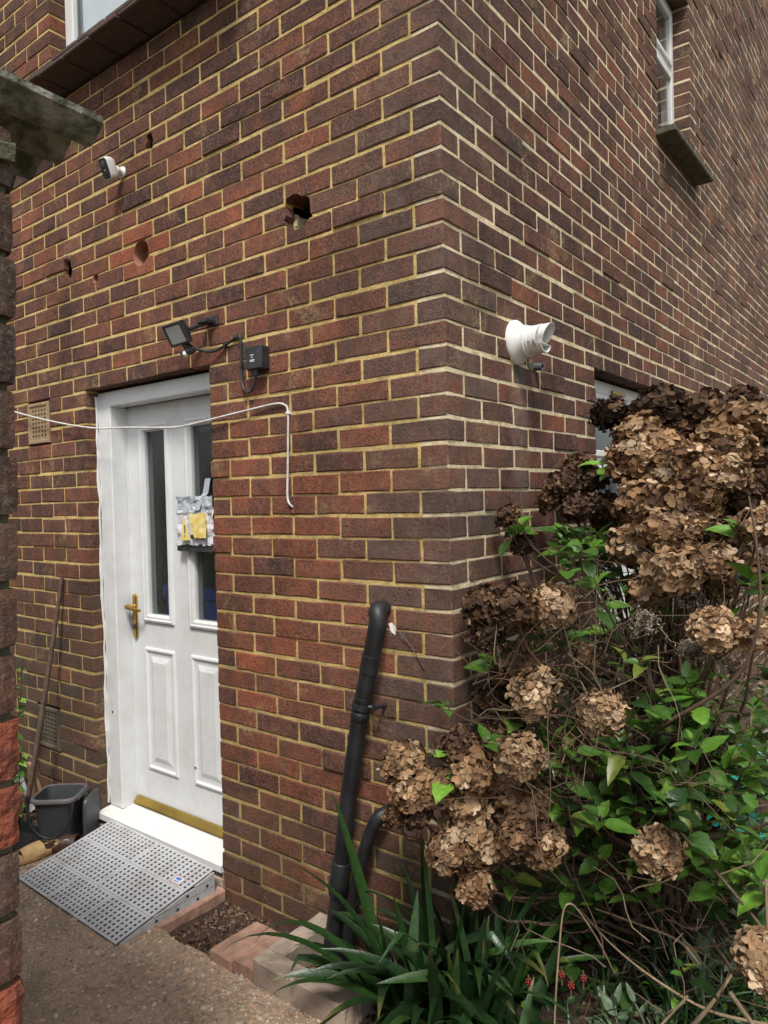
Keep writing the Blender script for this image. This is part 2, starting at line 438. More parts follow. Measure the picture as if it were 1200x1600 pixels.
def fbm(x, y, s=1.0, z=0.0):
    return mnoise.fractal(Vector((x * s, y * s, z)), 1.0, 2.0, 4)
def soil_height(x, y):
    z = -.018 + .016 * fbm(x, y, 6) + .008 * fbm(x, y, 25)
    if -1.11 < x < -.56 and y > -.36: z -= .030                 # the dug-out pocket beside the door
    if x > -.25: z += min(.05, (x + .25) * .12)
    if x < -1.9: z += .012
    return z
def soil():
    b = MB(); xs = [-4.6 + .06 * i for i in range(131)]; ys = [-.52 + .06 * j for j in range(78)]
    vs = [(x, y, soil_height(x, y)) for y in ys for x in xs]; n = len(xs)
    fs = [(j * n + i, j * n + i + 1, (j + 1) * n + i + 1, (j + 1) * n + i) for j in range(len(ys) - 1) for i in range(n - 1)
          if not (xs[i + 1] < -.12 and ys[j] > .12)]
    b.add(vs, fs)
    return tag(b.build("soil_bed", 'soil', smooth=True), kind="structure")
soil()
PATH_EDGE = [(2.6, -.42), (1.2, -.40), (.3, -.36), (-.2, -.345), (-.42, -.335), (-.60, -.330), (-.72, -.336), (-.86, -.325), (-.98, -.334), (-1.09, -.322), (-1.135, -.318), (-1.14, -.03), (-1.96, -.03), (-2.0, -.16), (-2.06, -.33), (-4.6, -.34)]
def rough_line(pts, step=.035, amp=.006):
    r = random.Random(14); out = []
    for (a, c) in zip(pts, pts[1:]):
        L = math.hypot(c[0] - a[0], c[1] - a[1]); n = max(1, int(L / step)) if a[0] > -2.5 else 1
        for i in range(n): out.append((a[0] + (c[0] - a[0]) * i / n + (r.uniform(-amp, amp) if i else 0), a[1] + (c[1] - a[1]) * i / n + (r.uniform(-amp, amp) if i else 0)))
    return out + [pts[-1]]
def path():
    poly = [(-6, -5), (4, -5), (4, -.42)] + rough_line(PATH_EDGE) + [(-6, -.34)]
    b = MB(); b.prism(poly, lambda p: Vector((p[0], p[1], -.13)), lambda p: Vector((p[0], p[1], 0.0)))
    o = b.build("concrete_path", 'path', recalc=True)
    return tag(o, kind="structure")
PATH = path()
def pebbles():
    r = random.Random(21); b = MB()
    cols = [(.44, .29, .17), (.32, .20, .12), (.24, .16, .11), (.48, .38, .28), (.36, .25, .18), (.19, .15, .12), (.52, .45, .36), (.40, .22, .12)]
    for _ in range(6500):
        x = r.uniform(-2.1, -.1); y = -.33 - abs(r.gauss(0, .30))
        if x < -1.15 and r.random() < .35: continue
        if -1.9 < x < -1.12 and y > -.47: continue
        s = r.uniform(.0022, .0055) if r.random() < .7 else r.uniform(.005, .0095); k = r.uniform(.6, 1.6); a = r.uniform(0, 6.28)
        c, sn = math.cos(a), math.sin(a); h = s * r.uniform(.35, .7)
        q = [(s * k, 0), (s * .6 * k, s * .7), (-s * .5 * k, s * .8), (-s * k, -s * .1), (-s * .3 * k, -s * .8), (s * .6 * k, -s * .6)]
        ring = [(x + c * p[0] - sn * p[1], y + sn * p[0] + c * p[1], -.001) for p in q]
        top = [(x + .6 * (c * p[0] - sn * p[1]), y + .6 * (sn * p[0] + c * p[1]), h) for p in q]
        col = r.choice(cols); f = r.uniform(.85, 1.3); col = tuple(.75 * a + .25 * b for a, b in zip(col, (.50, .39, .30)))
        b.add(ring + top, [(i, (i + 1) % 6, 6 + (i + 1) % 6, 6 + i) for i in range(6)] + [(6, 7, 8, 9, 10, 11)], tuple(v * f for v in col))
    o = b.build("path_aggregate", 'pebble', PATH, tone=True, smooth=True); tag(o, kind="stuff")
pebbles()
def litter():
    """crumbs of soil, stones and leaf scraps: in the pocket, on the bed and by the caddy"""
    r = random.Random(5); b = MB(); cols = [(.05, .03, .02), (.10, .055, .032), (.16, .09, .05), (.03, .02, .015), (.26, .19, .13), (.20, .09, .05)]
    def spot():
        k = r.random()
        if k < .32: return r.uniform(-1.08, -.60), r.uniform(-.32, -.01)
        if k < .62: return r.uniform(0.02, .9), r.uniform(-.3, 1.5)
        if k < .8: return r.uniform(-2.8, -1.95), r.uniform(-.33, -.02)
        return r.uniform(-.55, 0.0), r.uniform(-.33, -.02)
    for _ in range(6500):
        x, y = spot()
        s = r.uniform(.003, .010) if r.random() < .8 else r.uniform(.008, .016)
        z = soil_height(x, y); f = r.uniform(.6, 1.1); col = tuple(v * f for v in r.choice(cols))
        vs = [(x + s * r.uniform(.5, 1) * dx, y + s * r.uniform(.5, 1) * dy, z + s * r.uniform(.4, .9) * dz) for dx, dy, dz in ((1, 0, 0), (0, 1, 0), (-1, 0, 0), (0, -1, 0), (0, 0, 1), (0, 0, -1))]
        b.add(vs, [(0, 1, 4), (1, 2, 4), (2, 3, 4), (3, 0, 4), (1, 0, 5), (2, 1, 5), (3, 2, 5), (0, 3, 5)], col)
    for _ in range(420):                          # dead leaf scraps and short twigs
        x, y = spot(); z = soil_height(x, y) + .004; a = r.uniform(0, 6.28); s = r.uniform(.005, .018); w = s * r.uniform(.12, .5)
        c, sn = math.cos(a), math.sin(a); col = r.choice([(.12, .07, .04), (.08, .046, .028), (.18, .12, .07), (.06, .034, .022)])
        vs = [(x - c * s, y - sn * s, z), (x + sn * w, y - c * w, z + r.uniform(0, .01)), (x + c * s, y + sn * s, z + r.uniform(0, .006)), (x - sn * w, y + c * w, z + r.uniform(0, .01))]
        b.add(vs, [(0, 1, 2), (0, 2, 3)], col)
    o = b.build("soil_litter", 'pebble', tone=True)
    tag(o, "dark crumbs of soil, small stones and leaf scraps on the bare beds", "litter", kind="stuff")
litter()
def kerb():
    b = MB(); b.box(-1.142, -1.088, -.318, -.012, -.10, .006, .006)
    o = b.build("concrete_kerb", 'paver'); tag(o, kind="structure")
kerb()
def patio():
    b = MB(); b.box(.25, 6, 2.35, 9, -.14, .0, .01)
    o = tag(b.build("patio", 'concrete'), kind="structure")
    proto = MB().box(-.22, .22, -.22, .22, 0, .022, .006).mesh("paving_slab", 'slab_paving', (0, 0, 0))
    for i in range(7):
        for j in range(12):
            s = bpy.data.objects.new("paving_slab", proto)
            link(s, (.49 + i * .452, 2.60 + j * .452, .001 + rv(0, .004)), o)
patio()

# ------------------------------------------------------------------ the house
HOUSE = thing("brick_house", "dark red brick house with yellow mortar seen at its corner", "house", (0, 0, 0))
ROT90 = Matrix(((0, -1, 0, 0), (1, 0, 0, 0), (0, 0, 1, 0), (0, 0, 0, 1)))   # wall-local (along, depth, up) -> side wall
# openings: (from, to, bottom, top) measured along each wall away from the corner
OPEN_F = [(1.115, 2.025, -.2, 2.10), (.90, 2.245, 3.525, 4.8), (2.36, 2.585, 1.875, 2.10), (2.36, 2.585, .30, .525)]
OPEN_S = [(1.2275, 2.92, .90, 2.10), (2.24, 2.92, 3.525, 4.575)]
FRONT_L, SIDE_L, EAVES = 4.6, 8.0, 5.4
def gable(y): return EAVES + min(y, SIDE_L - y) * .9

def mortar_walls():
    g = .004
    xs = sorted({-FRONT_L, -.1} | {-v for o in OPEN_F for v in (o[0] - g, o[1] + g)})
    zs = sorted({-.2, EAVES} | {v for o in OPEN_F for v in ((o[2] - g), (o[3] + .012)) if v > -.2})
    b = MB(); b.cells(xs, zs, lambda x, z: not any(o[0] < -x < o[1] and o[2] < z < o[3] + .012 for o in OPEN_F), .0034, .10)
    fw = b.build("front_wall", 'mortar_front', HOUSE, origin=(0, 0, 0))
    ys = sorted({.0034, SIDE_L} | {v for o in OPEN_S for v in (o[0] - g, o[1] + g)})
    zs = sorted({-.2, EAVES} | {v for o in OPEN_S for v in (o[2] - g, o[3] + .012)})
    b = MB(); b.cells(ys, zs, lambda y, z: not any(o[0] < y < o[1] and o[2] < z < o[3] + .012 for o in OPEN_S), .0022, .10, lambda p: ROT90 @ p)
    tri = [(.004, EAVES + .001), (SIDE_L, EAVES + .001), (SIDE_L / 2, gable(SIDE_L / 2))]
    b.prism(tri, lambda p: Vector((-.1, p[0], p[1])), lambda p: Vector((-.0022, p[0], p[1])))
    sw = b.build("side_wall", 'mortar_side', HOUSE, origin=(0, 0, 0))
    return fw, sw
FRONT, SIDE = mortar_walls()
b = MB(); b.box(-FRONT_L, -FRONT_L + .1, .101, SIDE_L, -.2, EAVES); b.box(-FRONT_L + .1, -.101, SIDE_L - .1, SIDE_L, -.2, EAVES)
b.build("rear_wall", 'dark_room', HOUSE)
b = MB()
for (p, q) in (((-.25, EAVES - .2), (SIDE_L / 2, gable(SIDE_L / 2) + .02)), ((SIDE_L + .25, EAVES - .2), (SIDE_L / 2, gable(SIDE_L / 2) + .02))):
    b.prism([p, q, (q[0], q[1] + .12), (p[0], p[1] + .12)], lambda t: Vector((-FRONT_L - .2, t[0], t[1])), lambda t: Vector((.12, t[0], t[1])))
b.build("roof", 'sill_tile', HOUSE, recalc=True)
b = MB(); b.box(-FRONT_L + .11, -.11, .11, SIDE_L - .11, .02, .06); b.box(-FRONT_L + .11, -.11, .3, SIDE_L - .11, 2.62, 2.75)
b.build("floor_deck", 'dark_room', HOUSE)

def rows(open_list, length, front, zmax):
    out = []
    for n in range(-21, 80):
        z0 = 1.5 + .075 * n
        if z0 + .075 > zmax + .01: break
        full = (n % 2 == 1) == front                 # this face shows the long side of the quoin
        j = .22 if full else .1075
        spans = [(0.0, j - .005, True)]
        while j < length:
            spans.append((j + .005, min(j + .22, length), False)); j += .225
        for (a, c, q) in spans:
            parts = [(a, c)]
            for (o0, o1, oz0, oz1) in open_list:
                if z0 + .07 > oz0 + .01 and z0 + .005 < oz1 - .01:
                    nx = []
                    for (p0, p1) in parts:
                        if 0 < p0 - o1 < .02: p0 = o1
                        if 0 < o0 - p1 < .02: p1 = o0
                        if p1 <= o0 or p0 >= o1: nx.append((p0, p1)); continue
                        if p0 < o0 - .025: nx.append((p0, o0))
                        if p1 > o1 + .025: nx.append((o1, p1))
                    parts = nx
            for (p0, p1) in parts:
                if p1 - p0 < .025: continue
                if q and not full: continue          # the other wall owns this quoin
                if not front and z0 + .07 > min(gable(p0), gable(p1)): continue
                out.append((n, z0 + .0048, z0 + .0702, p0, p1, q))
    return out

def wave(s, n, k): return .0022 * math.sin(s * 3.3 + n * 1.9 + k) + .0016 * math.sin(s * 9.1 + n * 4.3 + k)
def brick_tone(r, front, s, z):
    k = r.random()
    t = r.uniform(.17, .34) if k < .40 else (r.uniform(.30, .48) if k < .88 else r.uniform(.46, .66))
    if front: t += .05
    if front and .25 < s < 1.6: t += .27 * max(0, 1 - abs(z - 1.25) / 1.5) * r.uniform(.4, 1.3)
    g = r.uniform(0, .12)
    if s < .30: g += r.uniform(.30, .62) + (.15 if z < 2 else 0)
    elif s < .55: g += r.uniform(0, .35)
    if not front and s > 1.5: g += min(.5, (s - 1.5) * .3) * r.uniform(.5, 1.2); t += .04  # far side bricks paled in colour to imitate light glancing along the wall
    al = 0.0
    if front and s > 2.0: al = max(0, min(.95, (1.55 - z) * 1.0)) * r.uniform(.6, 1.1)
    elif z < .42: al = r.uniform(.3, .75)
    elif not front: al = max(0, min(.7, (1.15 - z) * .7)) * r.uniform(.6, 1.1)
    return (max(0, min(1, t)), max(0, min(.95, g)), max(0, min(.95, al)))
def brick_geo(b, x0, x1, y0, y1, z0, z1, r, M, tone, mid, quoin=False, back=False, pos=None):
    bv = r.uniform(.0028, .0048)
    xs = [x0, x0 + bv] + ([x0 + (x1 - x0) * f + r.uniform(-.015, .015) for f in (.34, .66)] if mid and x1 - x0 > .15 else []) + [x1 - bv, x1]
    ys = [y0, y0 + bv] + ([y1 - bv] if quoin else []) + [y1]
    zs = [z0, z0 + bv, z1 - bv, z1]
    cx, cz = (x0 + x1) / 2, (z0 + z1) / 2; rot = r.gauss(0, .0045)
    chip = (r.choice((x0, x1)), r.choice((z0, z1)), r.uniform(.004, .013)) if r.random() < .40 else None
    amp = .0019 if mid else .0012
    def jit(p, ext):
        p = Vector((p.x - rot * (p.z - cz), p.y, p.z + rot * (p.x - cx)))
        if p.y < y1 - .02 or quoin:
            p.x += r.uniform(-amp, amp); p.z += r.uniform(-amp, amp); p.y += r.uniform(-amp, amp) * .5
            if chip and sum(ext) == 3 and abs(p.x - chip[0]) < .012 and abs(p.z - chip[1]) < .012 and p.y < y0 + .01:
                p.y += chip[2] * .7; p.x += math.copysign(chip[2] * .8, cx - p.x); p.z += math.copysign(chip[2] * .5, cz - p.z)
        return p
    b.lattice(xs, ys, zs, M, () if (quoin or back) else ('y1',), .9, tone, jit)

# holes knocked or drilled in the front wall: outline in (x, z), how deep
BIG = [(-.662, 2.641), (-.626, 2.651), (-.603, 2.646), (-.583, 2.631), (-.549, 2.62), (-.545, 2.597), (-.544, 2.561), (-.539, 2.551), (-.56, 2.547), (-.568, 2.532), (-.592, 2.519), (-.608, 2.51), (-.626, 2.526), (-.665, 2.547), (-.673, 2.568), (-.661, 2.584), (-.668, 2.616)]
def circ(x, z, r, n=20): return [(x + r * math.cos(6.2832 * i / n), z + r * math.sin(6.2832 * i / n)) for i in range(n)]
HOLES = [(BIG, .25), (circ(-1.547, 2.65, .057, 28), .075), (circ(-1.906, 2.613, .023, 14), .045),
         ([(-2.168, 2.756), (-2.118, 2.752), (-2.112, 2.707), (-2.104, 2.682), (-2.116, 2.660), (-2.156, 2.662), (-2.178, 2.695), (-2.168, 2.712)], .25),
         ([(-1.482, 3.134), (-1.447, 3.138), (-1.434, 3.102), (-1.447, 3.074), (-1.489, 3.083), (-1.478, 3.11)], .25)]
UNDER = [([(-2.32, 2.672), (-2.105, 2.672), (-2.105, 2.748), (-2.32, 2.748)], .022), ([(-.82, 2.535), (-.548, 2.535), (-.548, 2.636), (-.82, 2.636)], .045), ([(-1.60, 3.085), (-1.44, 3.085), (-1.44, 3.125), (-1.60, 3.125)], .022)]
def cutter(grow):
    b = MB()
    for poly, y0 in UNDER:                        # the cavity widens behind the broken face
        b.prism(poly, lambda p: Vector((p[0], y0 - grow * .5, p[1])), lambda p: Vector((p[0], .2, p[1])))
    for poly, dep in HOLES:
        cx = sum(p[0] for p in poly) / len(poly); cz = sum(p[1] for p in poly) / len(poly); R = max(math.hypot(p[0] - cx, p[1] - cz) for p in poly); k = 1 + grow / R
        q = [(cx + (p[0] - cx) * k, cz + (p[1] - cz) * k) for p in poly]
        b.prism(q, lambda p: Vector((p[0], -.05, p[1])), lambda p, d=dep: Vector((p[0], d + grow, p[1])))
    return b.build("cutter", 'brick', origin=(0, 0, 0), recalc=True)
CUT, CUT_WIDE = cutter(0.0), cutter(.004)
def carve(o, tone=None, tool=None):
    m = o.modifiers.new("cut", 'BOOLEAN'); m.object = tool or CUT; m.operation = 'DIFFERENCE'; m.solver = 'EXACT'; m.use_self = True
    dg = bpy.context.evaluated_depsgraph_get(); dg.update()
    me = bpy.data.meshes.new_from_object(o.evaluated_get(dg)); o.modifiers.clear()
    old = o.data; o.data = me; me.name = old.name
    while len(me.materials) > 1: me.materials.pop()
    if tone:
        if "tone" in me.attributes: me.attributes.remove(me.attributes["tone"])
        at = me.attributes.new("tone", 'FLOAT_COLOR', 'POINT')
        at.data.foreach_set("color", [x for _ in me.vertices for x in (*tone, 1.0)])
carve(FRONT, None, CUT_WIDE)

def score(p, nrm, area):
    d = p - CAM; z = d.dot(CF)
    if z < .2: return 0
    u, v = 600 + 1126 * d.dot(CR) / z, 800 - 1126 * d.dot(CU) / z
    if not (-15 < u < 1215 and -15 < v < 1615): return 0
    if v > 620 and u > 940 - max(0, v - 900) * .42: return 0        # behind the hydrangea
    if v > 1180 and u > 600: return 0
    return area * abs(d.normalized().dot(nrm)) / (z * z)
cand = []
for front, lst in ((True, rows(OPEN_F, FRONT_L, True, EAVES)), (False, rows(OPEN_S, SIDE_L, False, 9.2))):
    for (n, z0, z1, s0, s1, q) in lst:
        r = random.Random(hash((front, n, round(s0 * 1000))) & 0xffffff)
        c = Vector((-(s0 + s1) / 2, 0, (z0 + z1) / 2)) if front else Vector((0, (s0 + s1) / 2, (z0 + z1) / 2))
        hit = front and any(min(p[0] for p in h) < -s0 + .004 and max(p[0] for p in h) > -s1 - .004 and min(p[1] for p in h) < z1 + .004 and max(p[1] for p in h) > z0 - .004 for h, _ in HOLES + UNDER)
        sc = score(c, Vector((0, -1, 0)) if front else Vector((1, 0, 0)), (s1 - s0) * (z1 - z0))
        cand.append((1e9 if hit else sc, front, n, z0, z1, s0, s1, q, hit, r, c))
order = sorted(range(len(cand)), key=lambda i: -cand[i][0])
single = set(order[:300])
rest = {True: MB(), False: MB()}
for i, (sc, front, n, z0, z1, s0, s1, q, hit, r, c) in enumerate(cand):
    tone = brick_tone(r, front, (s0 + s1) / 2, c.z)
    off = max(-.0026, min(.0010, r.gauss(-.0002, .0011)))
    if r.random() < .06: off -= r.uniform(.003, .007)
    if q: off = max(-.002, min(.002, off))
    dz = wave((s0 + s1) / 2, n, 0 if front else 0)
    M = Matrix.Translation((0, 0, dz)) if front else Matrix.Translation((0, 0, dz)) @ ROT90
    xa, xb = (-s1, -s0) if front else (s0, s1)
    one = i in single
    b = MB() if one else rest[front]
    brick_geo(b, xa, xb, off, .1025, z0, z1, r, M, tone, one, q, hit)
    if one:
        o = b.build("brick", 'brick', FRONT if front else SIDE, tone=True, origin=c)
        if hit: carve(o, (.95, 0, 0) if abs(c.x + 1.55) < .2 and abs(c.z - 2.65) < .1 else tone)
for front in (True, False):
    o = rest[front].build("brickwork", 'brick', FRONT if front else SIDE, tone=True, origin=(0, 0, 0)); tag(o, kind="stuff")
bpy.data.objects.remove(CUT); bpy.data.objects.remove(CUT_WIDE)
# broken mortar left inside the knocked-out holes
def rubble(x0, x1, y0, y1, z0, z1, seed, amp=.009):
    r = random.Random(seed); b = MB(); L = lambda a, c: [a, a + (c - a) * .3, a + (c - a) * .65, c]
    b.lattice(L(x0, x1), L(y0, y1), L(z0, z1), None, (), .5, None, lambda p, e: p + Vector((r.uniform(-amp, amp), r.uniform(-amp, amp), r.uniform(-amp, amp))))
    b.build("mortar_lump", 'mortar_side', HOUSE)
for (x, z, rr_, d_) in ((-1.547, 2.65, .0575, .074), (-1.906, 2.613, .0233, .044)):      # clean drilled bores
    b = MB(); b.lathe((x, 0, z), (0, 1, 0), [(rr_, .0012), (rr_ - .0025, .0014), (rr_ - .0025, d_)], 30, cap0=False)
    shade_angle(b.build("drilled_bore", 'bore', HOUSE, recalc=False), 40)
rubble(-.700, -.655, .040, .10, 2.545, 2.600, 1, .006); rubble(-.660, -.600, .055, .10, 2.495, 2.535, 2, .006); rubble(-2.198, -2.120, .001, .03, 2.752, 2.786, 3, .003)

# ---- airbricks
def airbrick(z0, mat):
    x0, x1, z1 = -2.578, -2.367, z0 + .211
    hx, hz = [], []
    def fill(a, c, n):
        L = [a]; m = .030; w = (c - a - 2 * m) / n
        for i in range(n): L += [a + m + i * w + w * .22, a + m + (i + 1) * w - w * .22]
        return L + [c]
    xs, zs = fill(x0, x1, 5), fill(z0, z1, 7)
    b = MB(); b.cells(xs, zs, lambda x, z: not (any(xs[1 + 2 * i] < x < xs[2 + 2 * i] for i in range(5)) and any(zs[1 + 2 * i] < z < zs[2 + 2 * i] for i in range(7))), .002, .014)
    o = b.build("airbrick", mat, HOUSE)
    b = MB(); b.box(x0, x1, .016, .060, z0, z1); b.build("airbrick_hole_shade", 'black', o)  # black backing stands in for the shade inside deep holes
    b = MB(); loops = []
    for ins, y in ((0, .002), (.004, -.004), (.016, -.004), (.020, .002)):
        loops.append([Vector((x0 + ins, y, z0 + ins)), Vector((x1 - ins, y, z0 + ins)), Vector((x1 - ins, y, z1 - ins)), Vector((x0 + ins, y, z1 - ins))])
    b.rings(loops); b.build("airbrick_rim", mat, o)
airbrick(1.882, 'terracotta'); airbrick(.307, 'clay_dirty')

# ---- front door
DOOR_Y = .150
def rect_loops(x0, x1, z0, z1, prof):
    return [[Vector((x0 + i, y, z0 + i)), Vector((x1 - i, y, z0 + i)), Vector((x1 - i, y, z1 - i)), Vector((x0 + i, y, z1 - i))] for i, y in prof]
def door():
    X0, X1, Z0, Z1 = -1.918, -1.146, .112, 2.024
    G = [(-1.788, -1.624), (-1.442, -1.278)]; gz = (1.032, 1.900)
    b = MB(); xs = [X0, G[0][0], G[0][1], G[1][0], G[1][1], X1]; zs = [Z0, gz[0], gz[1], Z1]
    b.cells(xs, zs, lambda x, z: not (gz[0] < z < gz[1] and any(g[0] < x < g[1] for g in G)), DOOR_Y, DOOR_Y + .046)
    d = b.build("door", 'upvc', HOUSE); tag(d, "white panelled front door with two tall glass panes and brass handle")
    for g in G:
        b = MB(); b.box(g[0] - .004, g[1] + .004, DOOR_Y + .018, DOOR_Y + .024, gz[0] - .004, gz[1] + .004, .001); b.build("pane", 'glass_door', d)
        b = MB(); b.rings(rect_loops(g[0] - .034, g[1] + .034, gz[0] - .034, gz[1] + .034, [(0, DOOR_Y + .001), (.003, DOOR_Y - .010), (.012, DOOR_Y - .013), (.018, DOOR_Y - .009), (.028, DOOR_Y - .009), (.036, DOOR_Y + .004), (.036, DOOR_Y + .018)]))
        b.build("glazing_bead", 'upvc', d)
        b = MB(); b.rings(rect_loops(g[0] - .032, g[1] + .032, .292, .876, [(0, DOOR_Y + .001), (.004, DOOR_Y - .009), (.012, DOOR_Y - .010), (.018, DOOR_Y - .003), (.024, DOOR_Y - .001), (.040, DOOR_Y - .001), (.066, DOOR_Y - .010)]), fill=True)
        b.build("panel", 'upvc', d)
    b = MB()
    b.box(-2.021, -1.918, .060, .140, .100, 2.096, .004); b.box(-1.934, -1.9185, .1401, .20, .100, 2.024, .003)
    b.box(-1.146, -1.119, .060, .20, .100, 2.096, .004)
    b.box(-1.9179, -1.1461, .060, .135, 2.024, 2.096, .004); b.box(-1.9179, -1.1461, .1351, .20, 2.030, 2.096, .003)
    b.build("door_frame", 'upvc', d)
    b = MB(); prev = None; pts = []                      # ragged bead of sealant between frame and brick
    for i in range(40): pts.append((-2.0215 + rv(-.004, .003), .056 + rv(-.003, .002), .11 + i * .0505))
    b.tube(pts, [rv(.004, .009) for _ in pts], 5)
    for i in range(26): z = .12 + i * .075 + rv(-.01, .01); b.tube([(-1.117, .052, z), (-1.1165, .050, z + rv(.01, .03))], rv(.004, .008), 5)
    b.build("sealant", 'upvc_plain', d)
    b = MB(); poly = [(.20, .046), (.20, .108), (.142, .108), (.020, .092), (-.010, .086), (-.012, .060), (.004, .056), (.004, .046)]
    b.prism(poly, lambda p: Vector((-2.021, p[0], p[1])), lambda p: Vector((-1.119, p[0], p[1])))
    b.build("threshold", 'upvc_plain', d, recalc=True)
    b = MB(); b.box(-2.024, -1.118, .006, .2, -.1, .044, .004); b.box(-2.02, -1.122, -.006, .0055, -.1, .030, .004)
    b.build("step", 'concrete', d)
    b = MB(); poly = [(DOOR_Y - .001, .142), (DOOR_Y - .010, .140), (DOOR_Y - .030, .119), (DOOR_Y - .032, .112), (DOOR_Y - .001, .112)]
    b.prism(poly, lambda p: Vector((X0 + .004, p[0], p[1])), lambda p: Vector((X1 - .004, p[0], p[1])))
    b.build("weather_bar", 'gold_dull', d, recalc=True)
    b = MB(); loops = []
    for ins, y in ((0, DOOR_Y), (.001, DOOR_Y - .008), (.005, DOOR_Y - .011)):
        w, h = .0165 - ins, .110 - ins; L = []
        for k in range(20):
            a = 2 * math.pi * k / 20; L.append(Vector((-1.892 + w * math.cos(a), y, 1.016 + (h - w) * (1 if math.sin(a) > 0 else -1) * (1 if abs(math.sin(a)) > 1e-6 else 0) + w * math.sin(a))))
        loops.append(L)
    b.rings(loops, fill=True)
    b.lathe((-1.892, DOOR_Y - .010, 1.066), (0, -1, 0), [(.011, 0), (.010, .028), (.009, .032)], 14)
    b.tube(cat_rom([(-1.892, DOOR_Y - .038, 1.067), (-1.893, DOOR_Y - .050, 1.069), (-1.880, DOOR_Y - .058, 1.068), (-1.85, DOOR_Y - .058, 1.064), (-1.815, DOOR_Y - .055, 1.060), (-1.785, DOOR_Y - .050, 1.057)], 4), [.0105] * 9 + [.0105 - .0003 * i for i in range(12)], 10)
    h = b.build("handle", 'gold', d); shade_angle(h)
    b = MB(); b.lathe((-1.896, DOOR_Y - .010, .972), (0, -1, 0), [(.008, 0), (.008, .012)], 12); b.lathe((-1.896, DOOR_Y - .010, .958), (0, -1, 0), [(.005, 0), (.005, .010)], 10)
    b.build("lock_cylinder", 'plug', d)
    for (x, z) in ((-1.975, .56), (-1.46, .37)):
        b = MB(); b.lathe((x, .060 if x < -1.9 else DOOR_Y - .010, z), (0, -1, 0), [(.006, 0), (.005, .002)], 8); b.build("screw_cap", 'black', d)
    return d
door()
b = MB(); b.box(-1.75, -1.25, .225, .6, .07, 1.10, .03); b.box(-1.78, -1.22, .215, .62, 1.10, 1.17, .02)  # box added behind the pane in place of a blue reflection
tag(b.build("reflection_box", 'blue_box'), "blue plastic box added behind the door glass to stand for a blue reflection", "box")

# ---- windows
def window(name, a0, a1, z0, z1, d, M, vert=(), trans=(), label=None, fw=.058):
    def bx(b, *k): b.box(*k, .004, M)
    b = MB()
    bx(b, a0, a0 + fw, d, d + .065, z0, z1); bx(b, a1 - fw, a1, d, d + .065, z0, z1)
    bx(b, a0 + fw, a1 - fw, d, d + .065, z1 - fw, z1); bx(b, a0 + fw, a1 - fw, d, d + .065, z0, z0 + fw)
    xs = [a0 + fw] + [v for v in vert] + [a1 - fw]; zs = [z0 + fw] + [v for v in trans] + [z1 - fw]
    for v in vert: bx(b, v - .03, v + .03, d + .001, d + .064, z0 + fw, z1 - fw)
    for i in range(len(xs) - 1):
        for v in trans:
            bx(b, xs[i] + (.03 if i else 0), xs[i + 1] - (.03 if i < len(xs) - 2 else 0), d + .002, d + .063, v - .03, v + .03)
    w = b.build(name, 'upvc_plain', HOUSE)
    if label: tag(w, label)
    for i in range(len(xs) - 1):
        for k in range(len(zs) - 1):
            p0 = xs[i] + (.03 if i else 0); p1 = xs[i + 1] - (.03 if i < len(xs) - 2 else 0)
            q0 = zs[k] + (.03 if k else 0); q1 = zs[k + 1] - (.03 if k < len(zs) - 2 else 0)
            b = MB(); s = .030
            bx(b, p0, p0 + s, d - .010, d + .02, q0, q1); bx(b, p1 - s, p1, d - .010, d + .02, q0, q1)
            bx(b, p0 + s, p1 - s, d - .010, d + .02, q0, q0 + s); bx(b, p0 + s, p1 - s, d - .010, d + .02, q1 - s, q1)
            b.build("sash", 'upvc_plain', w)
            b = MB(); b.box(p0 + s - .002, p1 - s + .002, d + .004, d + .010, q0 + s - .002, q1 - s + .002, .001, M); b.build("pane", 'glass', w)
    return w
I4 = Matrix.Identity(4)
w1 = window("window", -2.241, -.904, 3.60, 4.796, .083, I4, (-1.55,), (), "upstairs white window with pale paper behind the glass")
for k in range(7):                                        # creasing tiles of the front sill, two layers with uneven edges
    x0 = -2.30 + k * .214
    b = MB(); b.box(x0, x0 + .206, -.150 + rv(-.004, .004), .082, 3.546 + rv(-.001, .002), 3.566, .004); b.build("sill_tile", 'sill_tile', w1)
    b = MB(); b.box(x0 - .1 if k else x0, x0 + .106, -.138 + rv(-.006, .006), .082, 3.569, 3.588 + rv(0, .003), .004); b.build("sill_tile", 'sill_tile', w1)
b = MB(); b.box(-2.243, -.902, .0, .0825, 3.5885, 3.603, .003)
b.build("sill", 'sill_tile', w1)
b = MB(); vs = []; N = 16
for i in range(N + 1):
    x = -2.15 + i * .075
    for z in (3.66, 4.74): vs.append((x + .012 * math.sin(z * 9 + i), .126 + .006 * math.sin(i * 1.3), z))
b.add(vs, [(2 * i, 2 * i + 2, 2 * i + 3, 2 * i + 1) for i in range(N)])
o = b.build("blind", 'curtain', w1)
w2 = window("window", 2.244, 2.916, 3.532, 4.571, .095, ROT90, (), (4.17,), "tall narrow upstairs window in the side wall")
b = MB(); b.box(2.19, 3.03, -.105, .094, 3.492, 3.524, .006, ROT90)
b.box(2.195, 3.025, -.098, .05, 3.5245, 3.531, .002, ROT90); b.build("sill", 'sill_conc', w2)
w3 = window("window", 1.2315, 2.916, .905, 2.096, .085, ROT90, (1.85, 2.38), (1.70,), "ground floor window in the side wall, half hidden by hydrangea", .062)
b = MB(); b.box(1.66, 1.84, .070, .084, 2.046, 2.064, .003, ROT90); b.build("trickle_vent", 'gold_dull', w3)
b = MB(); b.box(1.18, 2.97, -.05, .084, .862, .902, .006, ROT90); b.build("sill", 'sill_conc', w3)
